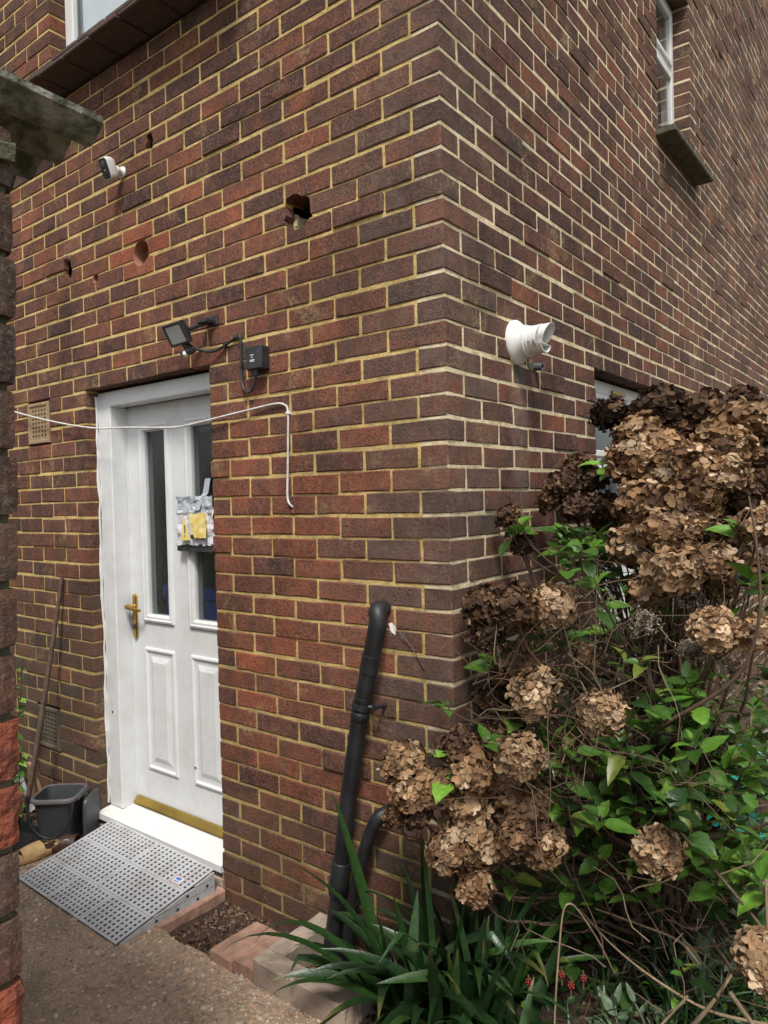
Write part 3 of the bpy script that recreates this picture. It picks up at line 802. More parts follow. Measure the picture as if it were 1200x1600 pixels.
for i in range(12):
    b = MB(); b.box(1.30 + i * .135, 1.37 + i * .135, .20, .21, .97, 1.66, .003, ROT90); b.build("blind_slat", 'curtain', w3)

# ------------------------------------------------------------------ things fixed to the walls
def cctv():
    t = thing("security_camera", "small white security camera with black face on the upper brick wall", "camera", (-1.665, 0, 3.02))
    b = MB(); b.lathe((-1.662, .0, 3.030), (0, -1, 0), [(.025, -.004), (.025, .004), (.018, .010), (.014, .022)], 18)
    b.lathe((-1.660, -.034, 3.026), (0, -1, 0), [(.006, -.02), (.016, -.015), (.020, -.004), (.020, .006), (.012, .018)], 16)
    shade_angle(b.build("mount", 'upvc_plain', t))
    nrm = Vector((.10, -.90, -.40)).normalized(); up = (Vector((0.02, 0, 1)) - nrm * nrm.z).normalized(); rt = up.cross(nrm)   # faces out and down
    c = Vector((-1.650, -.072, 3.020))
    def L(w, h, d, n=24, e=5):
        out = []
        for k in range(n):
            a = 2 * math.pi * k / n; ca, sa = math.cos(a), math.sin(a)
            out.append(c + rt * (w * math.copysign(abs(ca) ** (2 / e), ca)) + up * (h * math.copysign(abs(sa) ** (2 / e), sa)) + nrm * d)
        return out
    b = MB(); b.rings([L(.011, .019, -.028), L(.020, .036, -.022), L(.025, .044, -.006), L(.026, .0455, .022), L(.0245, .0435, .027)], True, True)
    shade_angle(b.build("body", 'upvc_plain', t, recalc=True), 40)
    b = MB(); b.rings([L(.0230, .0415, .0265), L(.0222, .0407, .0295)], True); f = b.build("face_plate", 'black', t)
    b = MB(); b.lathe(c + up * .020 + nrm * .0295, nrm, [(.012, 0), (.0115, .002), (.007, .0025)], 18); b.build("lens", 'lamp_glass' if False else 'plug', f)
    b = MB()
    for k in range(3): b.box(-.006 + k * .0042, -.003 + k * .0042, -.0003, .0003, -.0015 - (k == 1) * .0006, .0015, .0001, Matrix.Translation(c - up * .006 + nrm * .0298) @ Matrix((rt, nrm, up)).transposed().to_4x4())
    b.build("mark", 'white_mark', f)
cctv()

def floodlight():
    t = thing("floodlight", "black square floodlight with motion sensor above the white door", "floodlight", (-1.17, -.05, 2.15))
    nrm = Vector((.05, -.86, -.50)).normalized(); up = (Vector((-.05, 0, 1)) - nrm * nrm.z).normalized(); rt = up.cross(nrm)
    if rt.x < 0: rt = -rt
    c = Vector((-1.175, -.105, 2.222)); B = Matrix.Translation(c) @ Matrix((rt, -nrm, up)).transposed().to_4x4()
    b = MB(); b.rings([[B @ Vector((sx * w, y, sz * h)) for sx, sz in ((-1, -1), (1, -1), (1, 1), (-1, 1))] for w, h, y in ((.039, .031, .026), (.051, .041, .019), (.055, .045, .004), (.055, .045, -.007), (.052, .042, -.010), (.047, .037, -.010), (.044, .034, -.005))], False, True)
    b.build("housing", 'black', t, recalc=True)
    b = MB(); b.box(-.045, .045, -.0055, -.0035, -.035, .035, .0008, B); b.build("lens", 'lamp_glass', t)
    b = MB()
    for s in (-.030, .030): b.box(s - .012, s + .012, .022, .034, -.020, .020, .002, B)
    b.tube([c - nrm * .028, (-1.12, -.045, 2.256), (-1.075, -.008, 2.275)], [.010, .009, .009], 8); b.box(-1.105, -1.045, -.010, .0, 2.255, 2.295, .003)
    b.box(-1.118, -1.062, -.052, -.008, 2.262, 2.276, .002)
    b.build("bracket", 'black', t)
    b = MB(); b.tube([c - up * .043 + rt * .012, c - up * .064 + rt * .018], .010, 10); p = c - up * .076 + rt * .020
    b.box(-.029, .029, -.026, .020, -.012, .012, .006, Matrix.Translation(p) @ B.to_3x3().to_4x4()); s = b.build("sensor", 'black', t)
    b = MB(); b.lathe(p + nrm * .022 - up * .004, nrm - up * .7, [(.013, -.006), (.012, .003), (.008, .009), (.002, .011)], 14); shade_angle(b.build("sensor_lens", 'upvc_plain', s), 60)
    b = MB(); pts = cat_rom([c - up * .040 - nrm * .022, (-1.13, -.040, 2.165), (-1.06, -.020, 2.150), (-.99, -.010, 2.170), (-.93, -.009, 2.190), (-.915, -.009, 2.184), (-.913, -.009, 2.12), (-.911, -.010, 2.03), (-.897, -.014, 1.985), (-.865, -.018, 1.968), (-.835, -.022, 1.985), (-.818, -.025, 2.02), (-.812, -.026, 2.04)], 5)
    b.tube(pts, .0056, 8); shade_angle(b.build("supply_cable", 'black', t), 60)
    for (x, z) in ((-1.003, 2.166), (-.925, 2.188), (-.912, 2.075)):
        b = MB(); b.box(x - .005, x + .005, -.018, .001, z - .009, z + .009, .002); b.build("cable_clip", 'black', t)
floodlight()
def jbox():
    t = thing("junction_box", "black square junction box with faint white print beside the floodlight", "junction box", (-.82, 0, 2.03))
    b = MB(); b.box(-.848, -.766, -.044, .0, 2.044, 2.130, .004); b.build("body", 'black', t)
    b = MB(); b.box(-.847, -.767, -.051, -.0445, 2.045, 2.129, .003); l = b.build("lid", 'black', t)
    b = MB(); b.lathe((-.812, -.026, 2.044), (0, 0, -1), [(.015, 0), (.015, .010), (.011, .011), (.011, .020)], 12); b.build("gland", 'black', t)
    for (x, z) in ((-.840, 2.078), (-.775, 2.105)):
        b = MB(); b.lathe((x, -.051, z), (0, -1, 0), [(.0045, 0), (.004, .0008)], 8); b.build("screw", 'dark_room', l)
    b = MB()
    for (x0, x1, z) in ((-.826, -.806, 2.0945), (-.82, -.811, 2.086), (-.828, -.802, 2.076), (-.826, -.804, 2.0715)): b.box(x0 + .008, x1 + .008, -.0518, -.0511, z, z + .003, .0002)
    b.build("print", 'white_mark', l)
jbox()
def white_cable():
    t = thing("white_cable", "slack white cable strung across the door and down the brick wall", "cable", (-.675, -.01, 1.53))
    b = MB(); pts = cat_rom([(-3.0, -.03, 2.16), (-2.664, -.03, 2.063), (-2.229, -.03, 1.969), (-1.9, -.03, 1.915), (-1.637, -.03, 1.897), (-1.34, -.03, 1.873), (-1.22, -.028, 1.874), (-1.073, -.022, 1.886), (-.85, -.013, 1.905), (-.735, -.009, 1.913), (-.69, -.008, 1.905), (-.673, -.008, 1.88), (-.676, -.008, 1.78), (-.682, -.008, 1.66), (-.685, -.010, 1.575), (-.676, -.010, 1.545), (-.668, .004, 1.530)], 5)
    b.tube(pts, .0042, 8); shade_angle(b.build("cable", 'cable_white', t), 60)
    b = MB(); b.box(-.680, -.664, -.014, .001, 1.868, 1.880, .002); b.build("clip", 'upvc_plain', t)
white_cable()
def wall_nick():
    b = MB(); b.lathe((-.668, -.0025, 1.515), (0, -1, 0), [(.009, -.004), (.008, -.0005), (.004, .0008)], 7)
    b.build("chipped_brick_spot", 'spall', HOUSE)
wall_nick()
def flue():
    t = thing("boiler_flue", "white plastic boiler flue with angled outlet on the side wall", "flue", (0, .475, 2.02))
    b = MB(); b.lathe((0, .472, 2.100), (1, 0, 0), [(.080, -.004), (.080, .008), (.076, .014), (.066, .022), (.058, .034), (.055, .046), (.055, .050)], 36); shade_angle(b.build("collar", 'upvc_plain', t), 50)
    b = MB(); n = 36; ax = Vector((1, .06, .02)).normalized(); loops = []
    def ring(r, h, slant=0.0, o=Vector((0, .472, 2.100))):
        u = Vector((0, 1, 0)); w = Vector((0, 0, 1)); return [o + ax * (h + slant * math.cos(2 * math.pi * k / n) * r) + (u * math.sin(2 * math.pi * k / n) + w * math.cos(2 * math.pi * k / n)) * r for k in range(n)]
    b.rings([ring(.050, .04), ring(.0515, .055), ring(.0515, .060), ring(.0495, .062), ring(.0495, .085, .12), ring(.0505, .090, .12), ring(.0505, .096, .15), ring(.0465, .096, .15), ring(.0465, .05)])
    shade_angle(b.build("outer_pipe", 'upvc_plain', t, recalc=True), 40)
    b = MB(); ax = Vector((1, .10, .06)).normalized(); o2 = Vector((0, .470, 2.111))
    b.rings([ring(.0335, .06, 0, o2), ring(.0345, .122, .5, o2), ring(.0310, .122, .5, o2), ring(.0305, .07, 0, o2)])
    shade_angle(b.build("outlet_pipe", 'upvc_plain', t, recalc=True), 40)
    b = MB(); ax = Vector((1, .06, .0)).normalized(); o3 = Vector((0, .472, 2.100))
    b.rings([[o3 + ax * h + Vector((0, math.sin(a) * r, -math.cos(a) * r)) for a in [(-1 + 2 * k / 15) * 1.15 for k in range(16)]] for r, h in ((.049, .085), (.049, .112), (.0455, .112), (.0455, .085))], False)
    b.build("drip_lip", 'upvc_plain', t)
    b = MB(); b.lathe((.071, .474 - .0495, 2.085), (0, -1, 0), [(.004, 0), (.003, .003)], 10); b.build("screw", 'metal', t)
    b = MB(); b.tube([(.088, .4245, 2.092), (.094, .4240, 2.078), (.099, .4245, 2.066)], [.002, .004, .002], 6); b.build("rust_mark", 'rod', t)
flue()
b = MB(); b.lathe((0, .622, 2.034), (1, 0, -.1), [(.0145, -.01), (.0145, .032), (.010, .032), (.010, .01)], 16, cap1=False)
o = shade_angle(b.build("overflow_pipe", 'plug')); tag(o, "short dark grey pipe stub poking from the wall below the flue", "pipe")
b = MB(); b.lathe((-.002, .596, 2.035), (1, 0, 0), [(.026, 0), (.022, .003), (.012, .005)], 9); b.build("mortar_patch", 'mortar_old', o)

# ---- waste pipes and gully
def waste_pipe():
    t = thing("waste_pipe", "tall black waste pipe leaning down the front wall beside the corner", "pipe", (-.47, -.06, 0))
    P = [(-.242, -.063, 1.150), (-.284, -.064, .991), (-.322, -.064, .859), (-.386, -.064, .547), (-.440, -.066, .204), (-.475, -.080, -.02)]
    b = MB(); b.tube(cat_rom([(-.262, .004, 1.192), (-.258, -.030, 1.194), (-.248, -.054, 1.186)] + P[:2], 5), [.028] * 8 + [.031] * 4 + [.0295] * 9, 16); shade_angle(b.build("elbow", 'black_pipe', t), 50)
    b = MB(); d = Vector(P[1]); b.tube([P[1], P[2], P[3], P[4]], .0285, 16, ); shade_angle(b.build("pipe", 'black_pipe', t), 50)
    b = MB(); b.tube([P[4], P[5]], .0275, 16); shade_angle(b.build("pipe", 'black_pipe', t), 50)
    def sock(p, q, a, c, r):
        p, q = Vector(p), Vector(q); b = MB(); m = [p.lerp(q, a), p.lerp(q, a + .01), p.lerp(q, c - .01), p.lerp(q, c)]; b.tube(m, [r - .003, r, r, r - .003], 16); return shade_angle(b.build("socket", 'black_pipe', t), 50)
    sock(P[0], P[1], .62, 1.0, .0315); sock(P[3], P[4], .62, .98, .0340); sock(P[2], P[3], .0, .10, .0305); sock(P[1], P[2], .62, .72, .0300)
    b = MB(); p = Vector(P[1]).lerp(Vector(P[2]), .86); b.lathe(p, Vector(P[2]) - Vector(P[1]), [(.033, -.008), (.033, .008)], 16); b.tube([p + Vector((.028, 0, 0)), p + Vector((.052, .02, -.003)), p + Vector((.056, .064, -.003))], .007, 8); b.lathe(p + Vector((.052, .012, 0)), (0, -1, 0), [(.011, 0), (.010, .010)], 10)
    b.build("pipe_clip", 'black', t)
waste_pipe()
def short_pipe():
    t = thing("waste_pipe", "short curved black waste pipe emerging low on the wall near the hydrangea", "pipe", (-.40, -.06, 0))
    pts = cat_rom([(-.252, .004, .525), (-.254, -.028, .525), (-.270, -.054, .510), (-.298, -.062, .452), (-.335, -.064, .345), (-.372, -.064, .210), (-.412, -.075, -.02)], 6)
    b = MB(); b.tube(pts, .0215, 14); shade_angle(b.build("pipe", 'black_pipe', t), 50)
    b = MB(); b.tube([(-.400, -.071, .055), (-.412, -.075, -.015)], .026, 14); shade_angle(b.build("socket", 'black_pipe', t), 50)
short_pipe()
# rag, cobweb scrap and dried sealant hanging off the elbow
b = MB(); b.add([(-.206, -.05, 1.155), (-.196, -.045, 1.158), (-.186, -.040, 1.140), (-.190, -.038, 1.118), (-.199, -.046, 1.128)], [(0, 4, 3, 2, 1)]); b.add([(-.206, -.052, 1.155), (-.196, -.047, 1.158), (-.186, -.042, 1.140), (-.190, -.040, 1.118), (-.199, -.048, 1.128)], [(0, 1, 2, 3, 4)])
tag(b.build("paper_scrap", 'upvc_plain'), "scrap of white tape stuck behind the tall pipe's elbow", "scrap")
b = MB(); b.tube(cat_rom([(-.195, -.012, 1.125), (-.150, -.006, 1.075), (-.105, -.005, 1.012)], 5), .0016, 5)
tag(b.build("loose_wire", 'black'), "thin black wire trailing down the wall from the tall pipe's elbow", "wire")
def gully():
    t = thing("drain_surround", "square concrete drain surround where the black pipes end", "drain surround", (-.39, -.18, 0))
    def pc(x0, x1, y0, y1):
        b = MB(); r = random.Random(int((x0 - y0) * 1000) & 0xffff)
        def L(a, c, n): return [a, a + .005] + [a + (c - a) * k / n for k in range(1, n)] + [c - .005, c]
        def jit(p, ext): return p + Vector((r.uniform(-.0022, .0022), r.uniform(-.0022, .0022), r.uniform(-.002, .002)))
        b.lattice(L(x0, x1, max(2, int((x1 - x0) / .04))), L(y0, y1, max(2, int((y1 - y0) / .04))), L(-.08, .082, 3), None, (), .9, None, jit); b.build("kerb_stone", 'concrete', t)
    pc(-.578, -.505, -.262, -.010); pc(-.578, -.190, -.335, -.264); pc(-.262, -.190, -.262, -.010)
    b = MB(); b.box(-.504, -.263, -.262, -.01, -.09, -.03, .002); b.build("drain_floor", 'soil', t)
    b = MB(); b.lathe((-.40, -.185, .02), (0, 0, 1), [(.020, -.05), (.020, .012), (.016, .014)], 14); b.build("pipe_end", 'plug', t)
gully()
for k, (x0, x1, lab) in enumerate(((-.792, -.682, "worn red brick paver lying next to the soil pocket"), (-.678, -.585, "worn red brick paver wedged against the concrete drain surround"))):
    r = random.Random(50 + k); b = MB()
    def jit(p, ext, r=r): return p + Vector((r.uniform(-.002, .002), r.uniform(-.003, .003), r.uniform(-.0015, .0015)))
    M = Matrix.Translation((0, 0, .0)) @ Matrix.Rotation(rad(-1.5), 4, 'X')
    b.lattice([x0, x0 + .006, (x0 + x1) / 2, x1 - .006, x1], [-.338 + .008 * k, -.330, -.26, -.18, -.128, -.120], [-.035, -.029, .022, .028], M, (), 1.0, None, jit)
    tag(b.build("paver", 'paver'), lab, "paver", "loose red pavers by the drain")
# ------------------------------------------------------------------ pouch taped to the door
def pouch():
    t = thing("plastic_pouch", "crumpled plastic pouch with yellow warning card taped to the door glass", "pouch", (-1.385, .125, 1.36))
    r = random.Random(4)
    def sheet_(x0, x1, z0, z1, y, nx, nz, amp, mat, name, parent, wob=.003, thick=.0012):
        P = []
        for k in range(nz + 1):
            for i in range(nx + 1):
                u, v = i / nx, k / nz; e = 1 if (i in (0, nx) or k in (0, nz)) else 0
                x = x0 + (x1 - x0) * u + e * r.uniform(-wob, wob) * .6; z = z0 + (z1 - z0) * v + e * r.uniform(-wob, wob)
                yy = y - amp * (.5 + .5 * mnoise.noise(Vector((x * 26, z * 26, y * 50)))) - amp * .5 * r.random()
                P.append(Vector((x, yy, z)))
        n = nx + 1; fs = [(k * n + i, k * n + i + 1, (k + 1) * n + i + 1, (k + 1) * n + i) for k in range(nz) for i in range(nx)]
        b = MB(); b.add(P, fs); b.add([p + Vector((0, thick, 0)) for p in P], [tuple(reversed(f)) for f in fs])
        return b.build(name, mat, parent)
    body = sheet_(-1.506, -1.252, 1.372, 1.520, .125, 14, 8, .014, 'pouch', "sleeve", t)
    sheet_(-1.503, -1.250, 1.512, 1.585, .128, 14, 5, .018, 'foil', "foil_flap", t)
    sheet_(-1.508, -1.250, 1.346, 1.376, .124, 12, 2, .012, 'black', "lower_edge", t, .003)
    sheet_(-1.388, -1.285, 1.405, 1.512, .102, 5, 5, .006, 'paper_yellow', "card", t, .003)
    b = MB(); tri = [(-1.462, 1.392), (-1.397, 1.396), (-1.438, 1.508)]
    b.prism(tri, lambda p: Vector((p[0], .100, p[1])), lambda p: Vector((p[0], .1012, p[1]))); w = b.build("warning_triangle", 'paper_yellow', t, recalc=True)
    b = MB(); b.box(-1.434, -1.428, .0990, .0997, 1.424, 1.462, .0003); b.box(-1.434, -1.428, .0990, .0997, 1.410, 1.417, .0003); b.build("exclamation_mark", 'black', w)
    b = MB(); b.lathe((-1.378, .098, 1.410), (0, -1, 0), [(.012, 0), (.010, .003)], 10); b.build("black_dot", 'black', t)
    b = MB(); pts = [(-1.345, .166, 1.664), (-1.343, .150, 1.60), (-1.345, .118, 1.565), (-1.352, .106, 1.525)]; vs = []
    for (x, y, z) in pts: vs += [(x - .018, y - .002, z), (x + .018, y - .002, z)]
    b.add(vs, [(2 * i, 2 * i + 2, 2 * i + 3, 2 * i + 1) for i in range(3)]); b.add([(x, y + .0012, z) for x, y, z in vs], [(2 * i, 2 * i + 1, 2 * i + 3, 2 * i + 2) for i in range(3)])
    b.build("tape_strip", 'tape', t)
pouch()

# ------------------------------------------------------------------ door ramp
def ramp():
    t = thing("door_ramp", "grey slotted plastic wedge ramp leading up to the white door", "ramp", (-1.5, -.26, 0))
    X0, X1, Y0, Y1, ZB, ZF = -1.868, -1.114, -.040, -.474, .098, .012
    M = Matrix.Translation((-1.49, -.26, 0)) @ Matrix.Rotation(rad(-1.6), 4, 'Z') @ Matrix.Translation((1.49, .26, 0))
    zt = lambda y: ZB + (ZF - ZB) * (Y0 - y) / (Y0 - Y1)
    r = random.Random(9)
    rowsY = [(-.042, -.182), (-.184, -.330), (-.332, -.474)]
    for ri, (ya, yb) in enumerate(rowsY):
        cols = [(X0, X0 + .3755), (X0 + .3775, X1)] if ri < 2 else [(X0, X0 + .252), (X0 + .254, X0 + .500), (X0 + .502, X1)]
        for (xa, xb) in cols:
            nx = max(4, round((xb - xa) / .0285)); ny = 7
            def brk(a, c, n, f, m=.006):
                w = (c - a - 2 * m) / n; L = [a]
                for i in range(n): L += [a + m + w * (i + .5 - f / 2), a + m + w * (i + .5 + f / 2)]
                return L + [c]
            xs = brk(xa, xb, nx, .48); ys = brk(yb, ya, ny, .62)
            b = MB()
            def keep(x, z):
                return not (any(xs[1 + 2 * i] < x < xs[2 + 2 * i] for i in range(nx)) and any(ys[1 + 2 * i] < z < ys[2 + 2 * i] for i in range(ny)))
            b.cells(xs, ys, keep, 0.0, .004, lambda p: M @ Vector((p.x, p.z, zt(p.z) - p.y)))
            o = b.build("ramp_panel", 'grey_ramp', t, recalc=True)
    b = MB(); b.prism([(-.046, .001), (-.046, ZB - .030), (-.40, .003), (-.47, .001)], lambda p: M @ Vector((X0 + .004, p[0], p[1])), lambda p: M @ Vector((X1 - .008, p[0], p[1])))
    b.build("ramp_hollow_shade", 'black', t, recalc=True)  # black body added under the slots as the shade of the hollow ramp
    for x in (X0, X1 - .003):                                # layered side skirts with notches
        b = MB(); yy = -.044
        while yy > -.455:
            y2 = max(-.462, yy - .046)
            for (lo, hi) in ((0.0, .031), (.033, .062), (.064, .10)):
                za, zb = min(hi, zt(yy) - .011), min(hi, zt(y2) - .011)
                if zb - lo < .004 and za - lo < .006: continue
                poly = [(yy - .0015, lo + .001), (yy - .0015, max(lo + .002, za)), (y2, max(lo + .002, zb)), (y2, lo + .001)]
                b.prism(poly, lambda p: M @ Vector((x, p[0], p[1])), lambda p: M @ Vector((x + .007, p[0], p[1])))
            yy = y2
        b.build("side_skirt", 'grey_ramp', t, recalc=True)
    b = MB()
    for k in range(7):
        y = -.075 - k * .046; z = .012 if k % 2 else .043
        if z + .012 < zt(y) - .012: b.prism([(y, z), (y - .012, z), (y - .012, z + .005), (y - .006, z + .012), (y, z + .005)], lambda p: M @ Vector((X1 + .0042, p[0], p[1])), lambda p: M @ Vector((X1 + .0052, p[0], p[1])))
    b.build("side_notch", 'black', t, recalc=True)
    def plate(x, y, w, h, mat, name, dz=.0006, par=t):
        b = MB(); vs = [M @ Vector((x + a * w, y + c * h, zt(y + c * h) + dz)) for a, c in ((-.5, -.5), (.5, -.5), (.5, .5), (-.5, .5))]
        lo = [v - Vector((0, 0, .0005)) for v in vs]; b.add(vs + lo, [(0, 1, 2, 3), (0, 4, 5, 1), (1, 5, 6, 2), (2, 6, 7, 3), (3, 7, 4, 0)]); return b.build(name, mat, par)
    s = plate(-1.195, -.155, .066, .044, 'rust_spot', "sticker_edge", .0009); plate(-1.195, -.155, .048, .032, 'sticker', "sticker", .0016); plate(-1.197, -.150, .028, .012, 'blue_print', "sticker_logo", .0022); plate(-1.195, -.164, .030, .004, 'blue_print', "sticker_text", .0022)
    for (x, y) in ((-1.70, -.10), (-1.66, -.085), (-1.68, -.15), (-1.74, -.29), (-1.70, -.285), (-1.47, -.335), (-1.77, -.40), (-1.80, -.43), (-1.25, -.40), (-1.50, -.36), (-1.30, -.37)):
        b = MB(); n = 9; R_ = [r.uniform(.5, 1) for _ in range(n)]
        vs = [M @ Vector((x + .016 * R_[k] * math.cos(6.283 * k / n), y + .0035 * R_[k] * math.sin(6.283 * k / n), zt(y + .0035 * R_[k] * math.sin(6.283 * k / n)) + .0007)) for k in range(n)]
        b.add(vs, [tuple(range(n))]); b.build("brick_dust", 'rust_spot', t)
ramp()

# ------------------------------------------------------------------ clutter left of the door
def sq_ring(c, w, d, z, n=32, e=5, rot=0.0, lean=0.0):
    out = []
    for k in range(n):
        a = 2 * math.pi * k / n; ca, sa = math.cos(a), math.sin(a)
        x = w * math.copysign(abs(ca) ** (2 / e), ca); y = d * math.copysign(abs(sa) ** (2 / e), sa)
        out.append(Vector((c[0] + x * math.cos(rot) - y * math.sin(rot), c[1] + x * math.sin(rot) + y * math.cos(rot), c[2] + z)))
    return out
def caddy():
    c = (-2.09, -.155, 0.004); rt = rad(38)
    t = thing("food_caddy", "small dark grey food waste caddy with its lid hanging open", "caddy", c)
    R = lambda w, d, z: sq_ring(c, w, d, z, rot=rt)
    b = MB(); b.rings([R(.070, .066, 0), R(.076, .072, .004), R(.094, .090, .205), R(.096, .092, .208), R(.091, .087, .212), R(.072, .068, .012)], True, True); shade_angle(b.build("bucket", 'caddy', t, recalc=True), 40)
    b = MB(); b.rings([R(.097, .093, .196), R(.108, .103, .198), R(.108, .103, .210), R(.104, .099, .215), R(.095, .091, .215), R(.093, .089, .208)]); shade_angle(b.build("rim", 'caddy_rim', t, recalc=True), 40)
    ux = Vector((math.cos(rt), math.sin(rt), 0)); uy = Vector((-math.sin(rt), math.cos(rt), 0)); C0 = Vector(c)
    b = MB(); pts = [C0 + ux * .104 * math.cos(a) * 1.0 - uy * (.107 + .012 * math.sin(a)) + Vector((0, 0, .198 - .150 * math.sin(a))) for a in [math.pi * k / 14 for k in range(15)]]
    b.tube(pts, .0055, 8); shade_angle(b.build("carry_handle", 'black', t), 60)
    # lid hangs on the hinge side
    H = C0 + ux * .112
    def lp(x, z, d): return H + ux * (.010 + d) + uy * x + Vector((0, 0, z))
    def L(w, h, d, zc=.105, n=28, e=6):
        return [lp(w * math.copysign(abs(math.cos(a)) ** (2 / e), math.cos(a)), zc + h * math.copysign(abs(math.sin(a)) ** (2 / e), math.sin(a)), d + .18 * (.2 - zc)) for a in [2 * math.pi * k / n for k in range(n)]]
    b = MB(); b.rings([L(.060, .072, .004), L(.062, .074, -.002), L(.080, .095, -.002), L(.086, .101, .006), L(.084, .099, .016), L(.060, .070, .018)], True, True); l = shade_angle(b.build("lid", 'caddy', t, recalc=True), 40)
    b = MB(); b.rings([L(.064, .078, -.0035), L(.066, .080, -.006), L(.071, .085, -.006), L(.073, .087, -.0035)]); b.build("seal", 'caddy_rim', l)
    b = MB(); b.tube([H + uy * .06 + Vector((0, 0, .205)), H - uy * .06 + Vector((0, 0, .205))], .007, 8); b.build("hinge", 'caddy', t)
caddy()
def shoe(name, label, loc, rz, mat_sole, mat_up, length=.24, kind='clog', group=None):
    t = thing(name, label, "shoe", loc, group); M = Matrix.Translation(loc) @ Matrix.Rotation(rz, 4, 'Z')
    def outline(y, w, n=28, s=1.0):
        out = []
        for k in range(n):
            a = 2 * math.pi * k / n; x = math.cos(a) * length / 2 * s; q = math.sin(a)
            hw = (.043 + .006 * (x / (length / 2))) * w
            out.append(M @ Vector((x, math.copysign(abs(q) ** .72, q) * hw, y + .006 * (x / (length / 2)) ** 2)))
        return out
    b = MB(); b.rings([outline(0, .94), outline(.004, 1.0), outline(.020, 1.02), outline(.026, .97), outline(.021, .80, s=.92)], True, True); shade_angle(b.build("sole", mat_sole, t, recalc=True), 50)
    b = MB(); nb, na = 8, 12
    for sgn in (0, .004):
        pass
    loops = []
    x0, x1 = (-.03, length * .27) if kind == 'clog' else (.02, .085)
    for off in (0.0, -.005):
        rows_ = []
        for i in range(nb + 1):
            u = i / nb; x = x0 + (x1 - x0) * u
            hgt = (.040 - .006 * u ** 2) if kind == 'clog' else .040
            hw = (.046 - .018 * max(0, u - .5) ** 1.2 * 2) if kind == 'clog' else .044
            rows_.append([M @ Vector((x, (hw + off) * math.cos(a), .020 + (hgt + off) * math.sin(a) ** .8)) for a in [math.pi * k / na for k in range(na + 1)]])
        loops.append(rows_)
    for j, rows_ in enumerate(loops):
        vs = [p for R_ in rows_ for p in R_]; m = na + 1
        fs = [(i * m + k, i * m + k + 1, (i + 1) * m + k + 1, (i + 1) * m + k) for i in range(nb) for k in range(na)]
        b.add(vs, [tuple(reversed(f)) for f in fs] if j else fs)
    m = na + 1; o0 = 0; o1 = m * (nb + 1)
    for i in (0, nb): b.f += [(o0 + i * m + k, o0 + i * m + k + 1, o1 + i * m + k + 1, o1 + i * m + k) for k in range(na)]
    shade_angle(b.build("upper", mat_up, t, recalc=True), 50)
    return t, M
shoe("clog", "tan open toed slipper lying at the ramp's left edge", (-2.005, -.325, .004), rad(268), 'tan_clog', 'tan_clog', .225, 'clog')
t, M = shoe("sandal", "worn brown leather sandal with metal buckle beside the caddy", (-1.985, -.225, .006), rad(38), 'leather', 'leather', .24, 'strap')
b = MB(); b.box(-.012, .012, -.004, .004, 0, .002, .0005, M @ Matrix.Translation((.05, -.030, .052)) @ Matrix.Rotation(rad(30), 4, 'X')); b.build("buckle", 'metal', t)
b = MB(); b.box(-.035, -.020, -.046, .046, .024, .028, .001, M); b.build("heel_strap", 'leather', t)
def dustpan():
    t = thing("dustpan", "black plastic dustpan lying on the ground beside the tan slipper", "dustpan", (-2.17, -.30, .006)); M = Matrix.Translation((-2.17, -.30, .006)) @ Matrix.Rotation(rad(200), 4, 'Z')
    b = MB(); P = lambda x, y, z: M @ Vector((x, y, z))
    vs = [P(-.09, -.10, 0), P(-.09, .10, 0), P(.09, .08, .012), P(.09, -.08, .012), P(-.09, -.10, .012), P(-.09, .10, .012), P(.09, .085, .07), P(.09, -.085, .07)]
    b.add(vs, [(0, 1, 2, 3), (1, 5, 6, 2), (0, 3, 7, 4), (2, 6, 7, 3)]); b.add([v + Vector((0, 0, -.003)) for v in vs], [(3, 2, 1, 0), (2, 6, 5, 1), (4, 7, 3, 0), (3, 7, 6, 2)]); b.build("pan", 'black', t)
    b = MB(); b.tube([P(.09, 0, .045), P(.15, 0, .055), P(.21, 0, .05)], [.012, .014, .011], 8); b.build("handle", 'black', t)
dustpan()
def rod():
    t = thing("garden_hoe", "long rusty handled hoe leaning against the brick wall left of the door", "garden tool", (-2.37, -.19, 0))
    b = MB(); b.tube([(-2.268, -.012, 1.205), (-2.30, -.07, .80), (-2.335, -.13, .40), (-2.372, -.192, .01)], [.010, .012, .013, .013], 10); shade_angle(b.build("shaft", 'rod', t), 60)
    b = MB(); b.tube([(-2.366, -.180, .06), (-2.372, -.192, .01)], .016, 10); b.box(-2.42, -2.325, -.205, -.199, .002, .07, .001); b.build("blade", 'rod', t)
rod()
b = MB(); M = Matrix.Translation((-2.40, -.085, .004)) @ Matrix.Rotation(rad(14), 4, 'X') @ Matrix.Rotation(rad(-6), 4, 'Y'); loops = []
for ins, y in ((.003, 0), (0, .003), (0, .014), (.003, .017)):
    w, h = .068 - ins, .295 - ins; loops.append([M @ Vector(p) for p in ((-w, y, 0), (w, y, 0), (w, y, h - .02), (w - .006, y, h - .006), (w - .02, y, h), (-w + .02, y, h), (-w + .006, y, h - .006), (-w, y, h - .02))])
for L in loops:
    for p in L: p.y = min(p.y, -.012)
b.rings(loops, True, True)
tag(b.build("wooden_board", 'board', recalc=True), "small wooden board propped under the lower airbrick behind the caddy", "board")
b = MB(); P = []
for k in range(7):
    for i in range(6):
        u, v = i / 5, k / 6; P.append(Vector((-2.64 + .19 * u + .02 * math.sin(v * 5), -.11 + .06 * (1 - v) - .05 * u * (1 - v) + .012 * math.sin(u * 7 + v * 5), .005 + .24 * v - .03 * math.sin(u * 4))))
fs = [(k * 6 + i, k * 6 + i + 1, (k + 1) * 6 + i + 1, (k + 1) * 6 + i) for k in range(6) for i in range(5)]
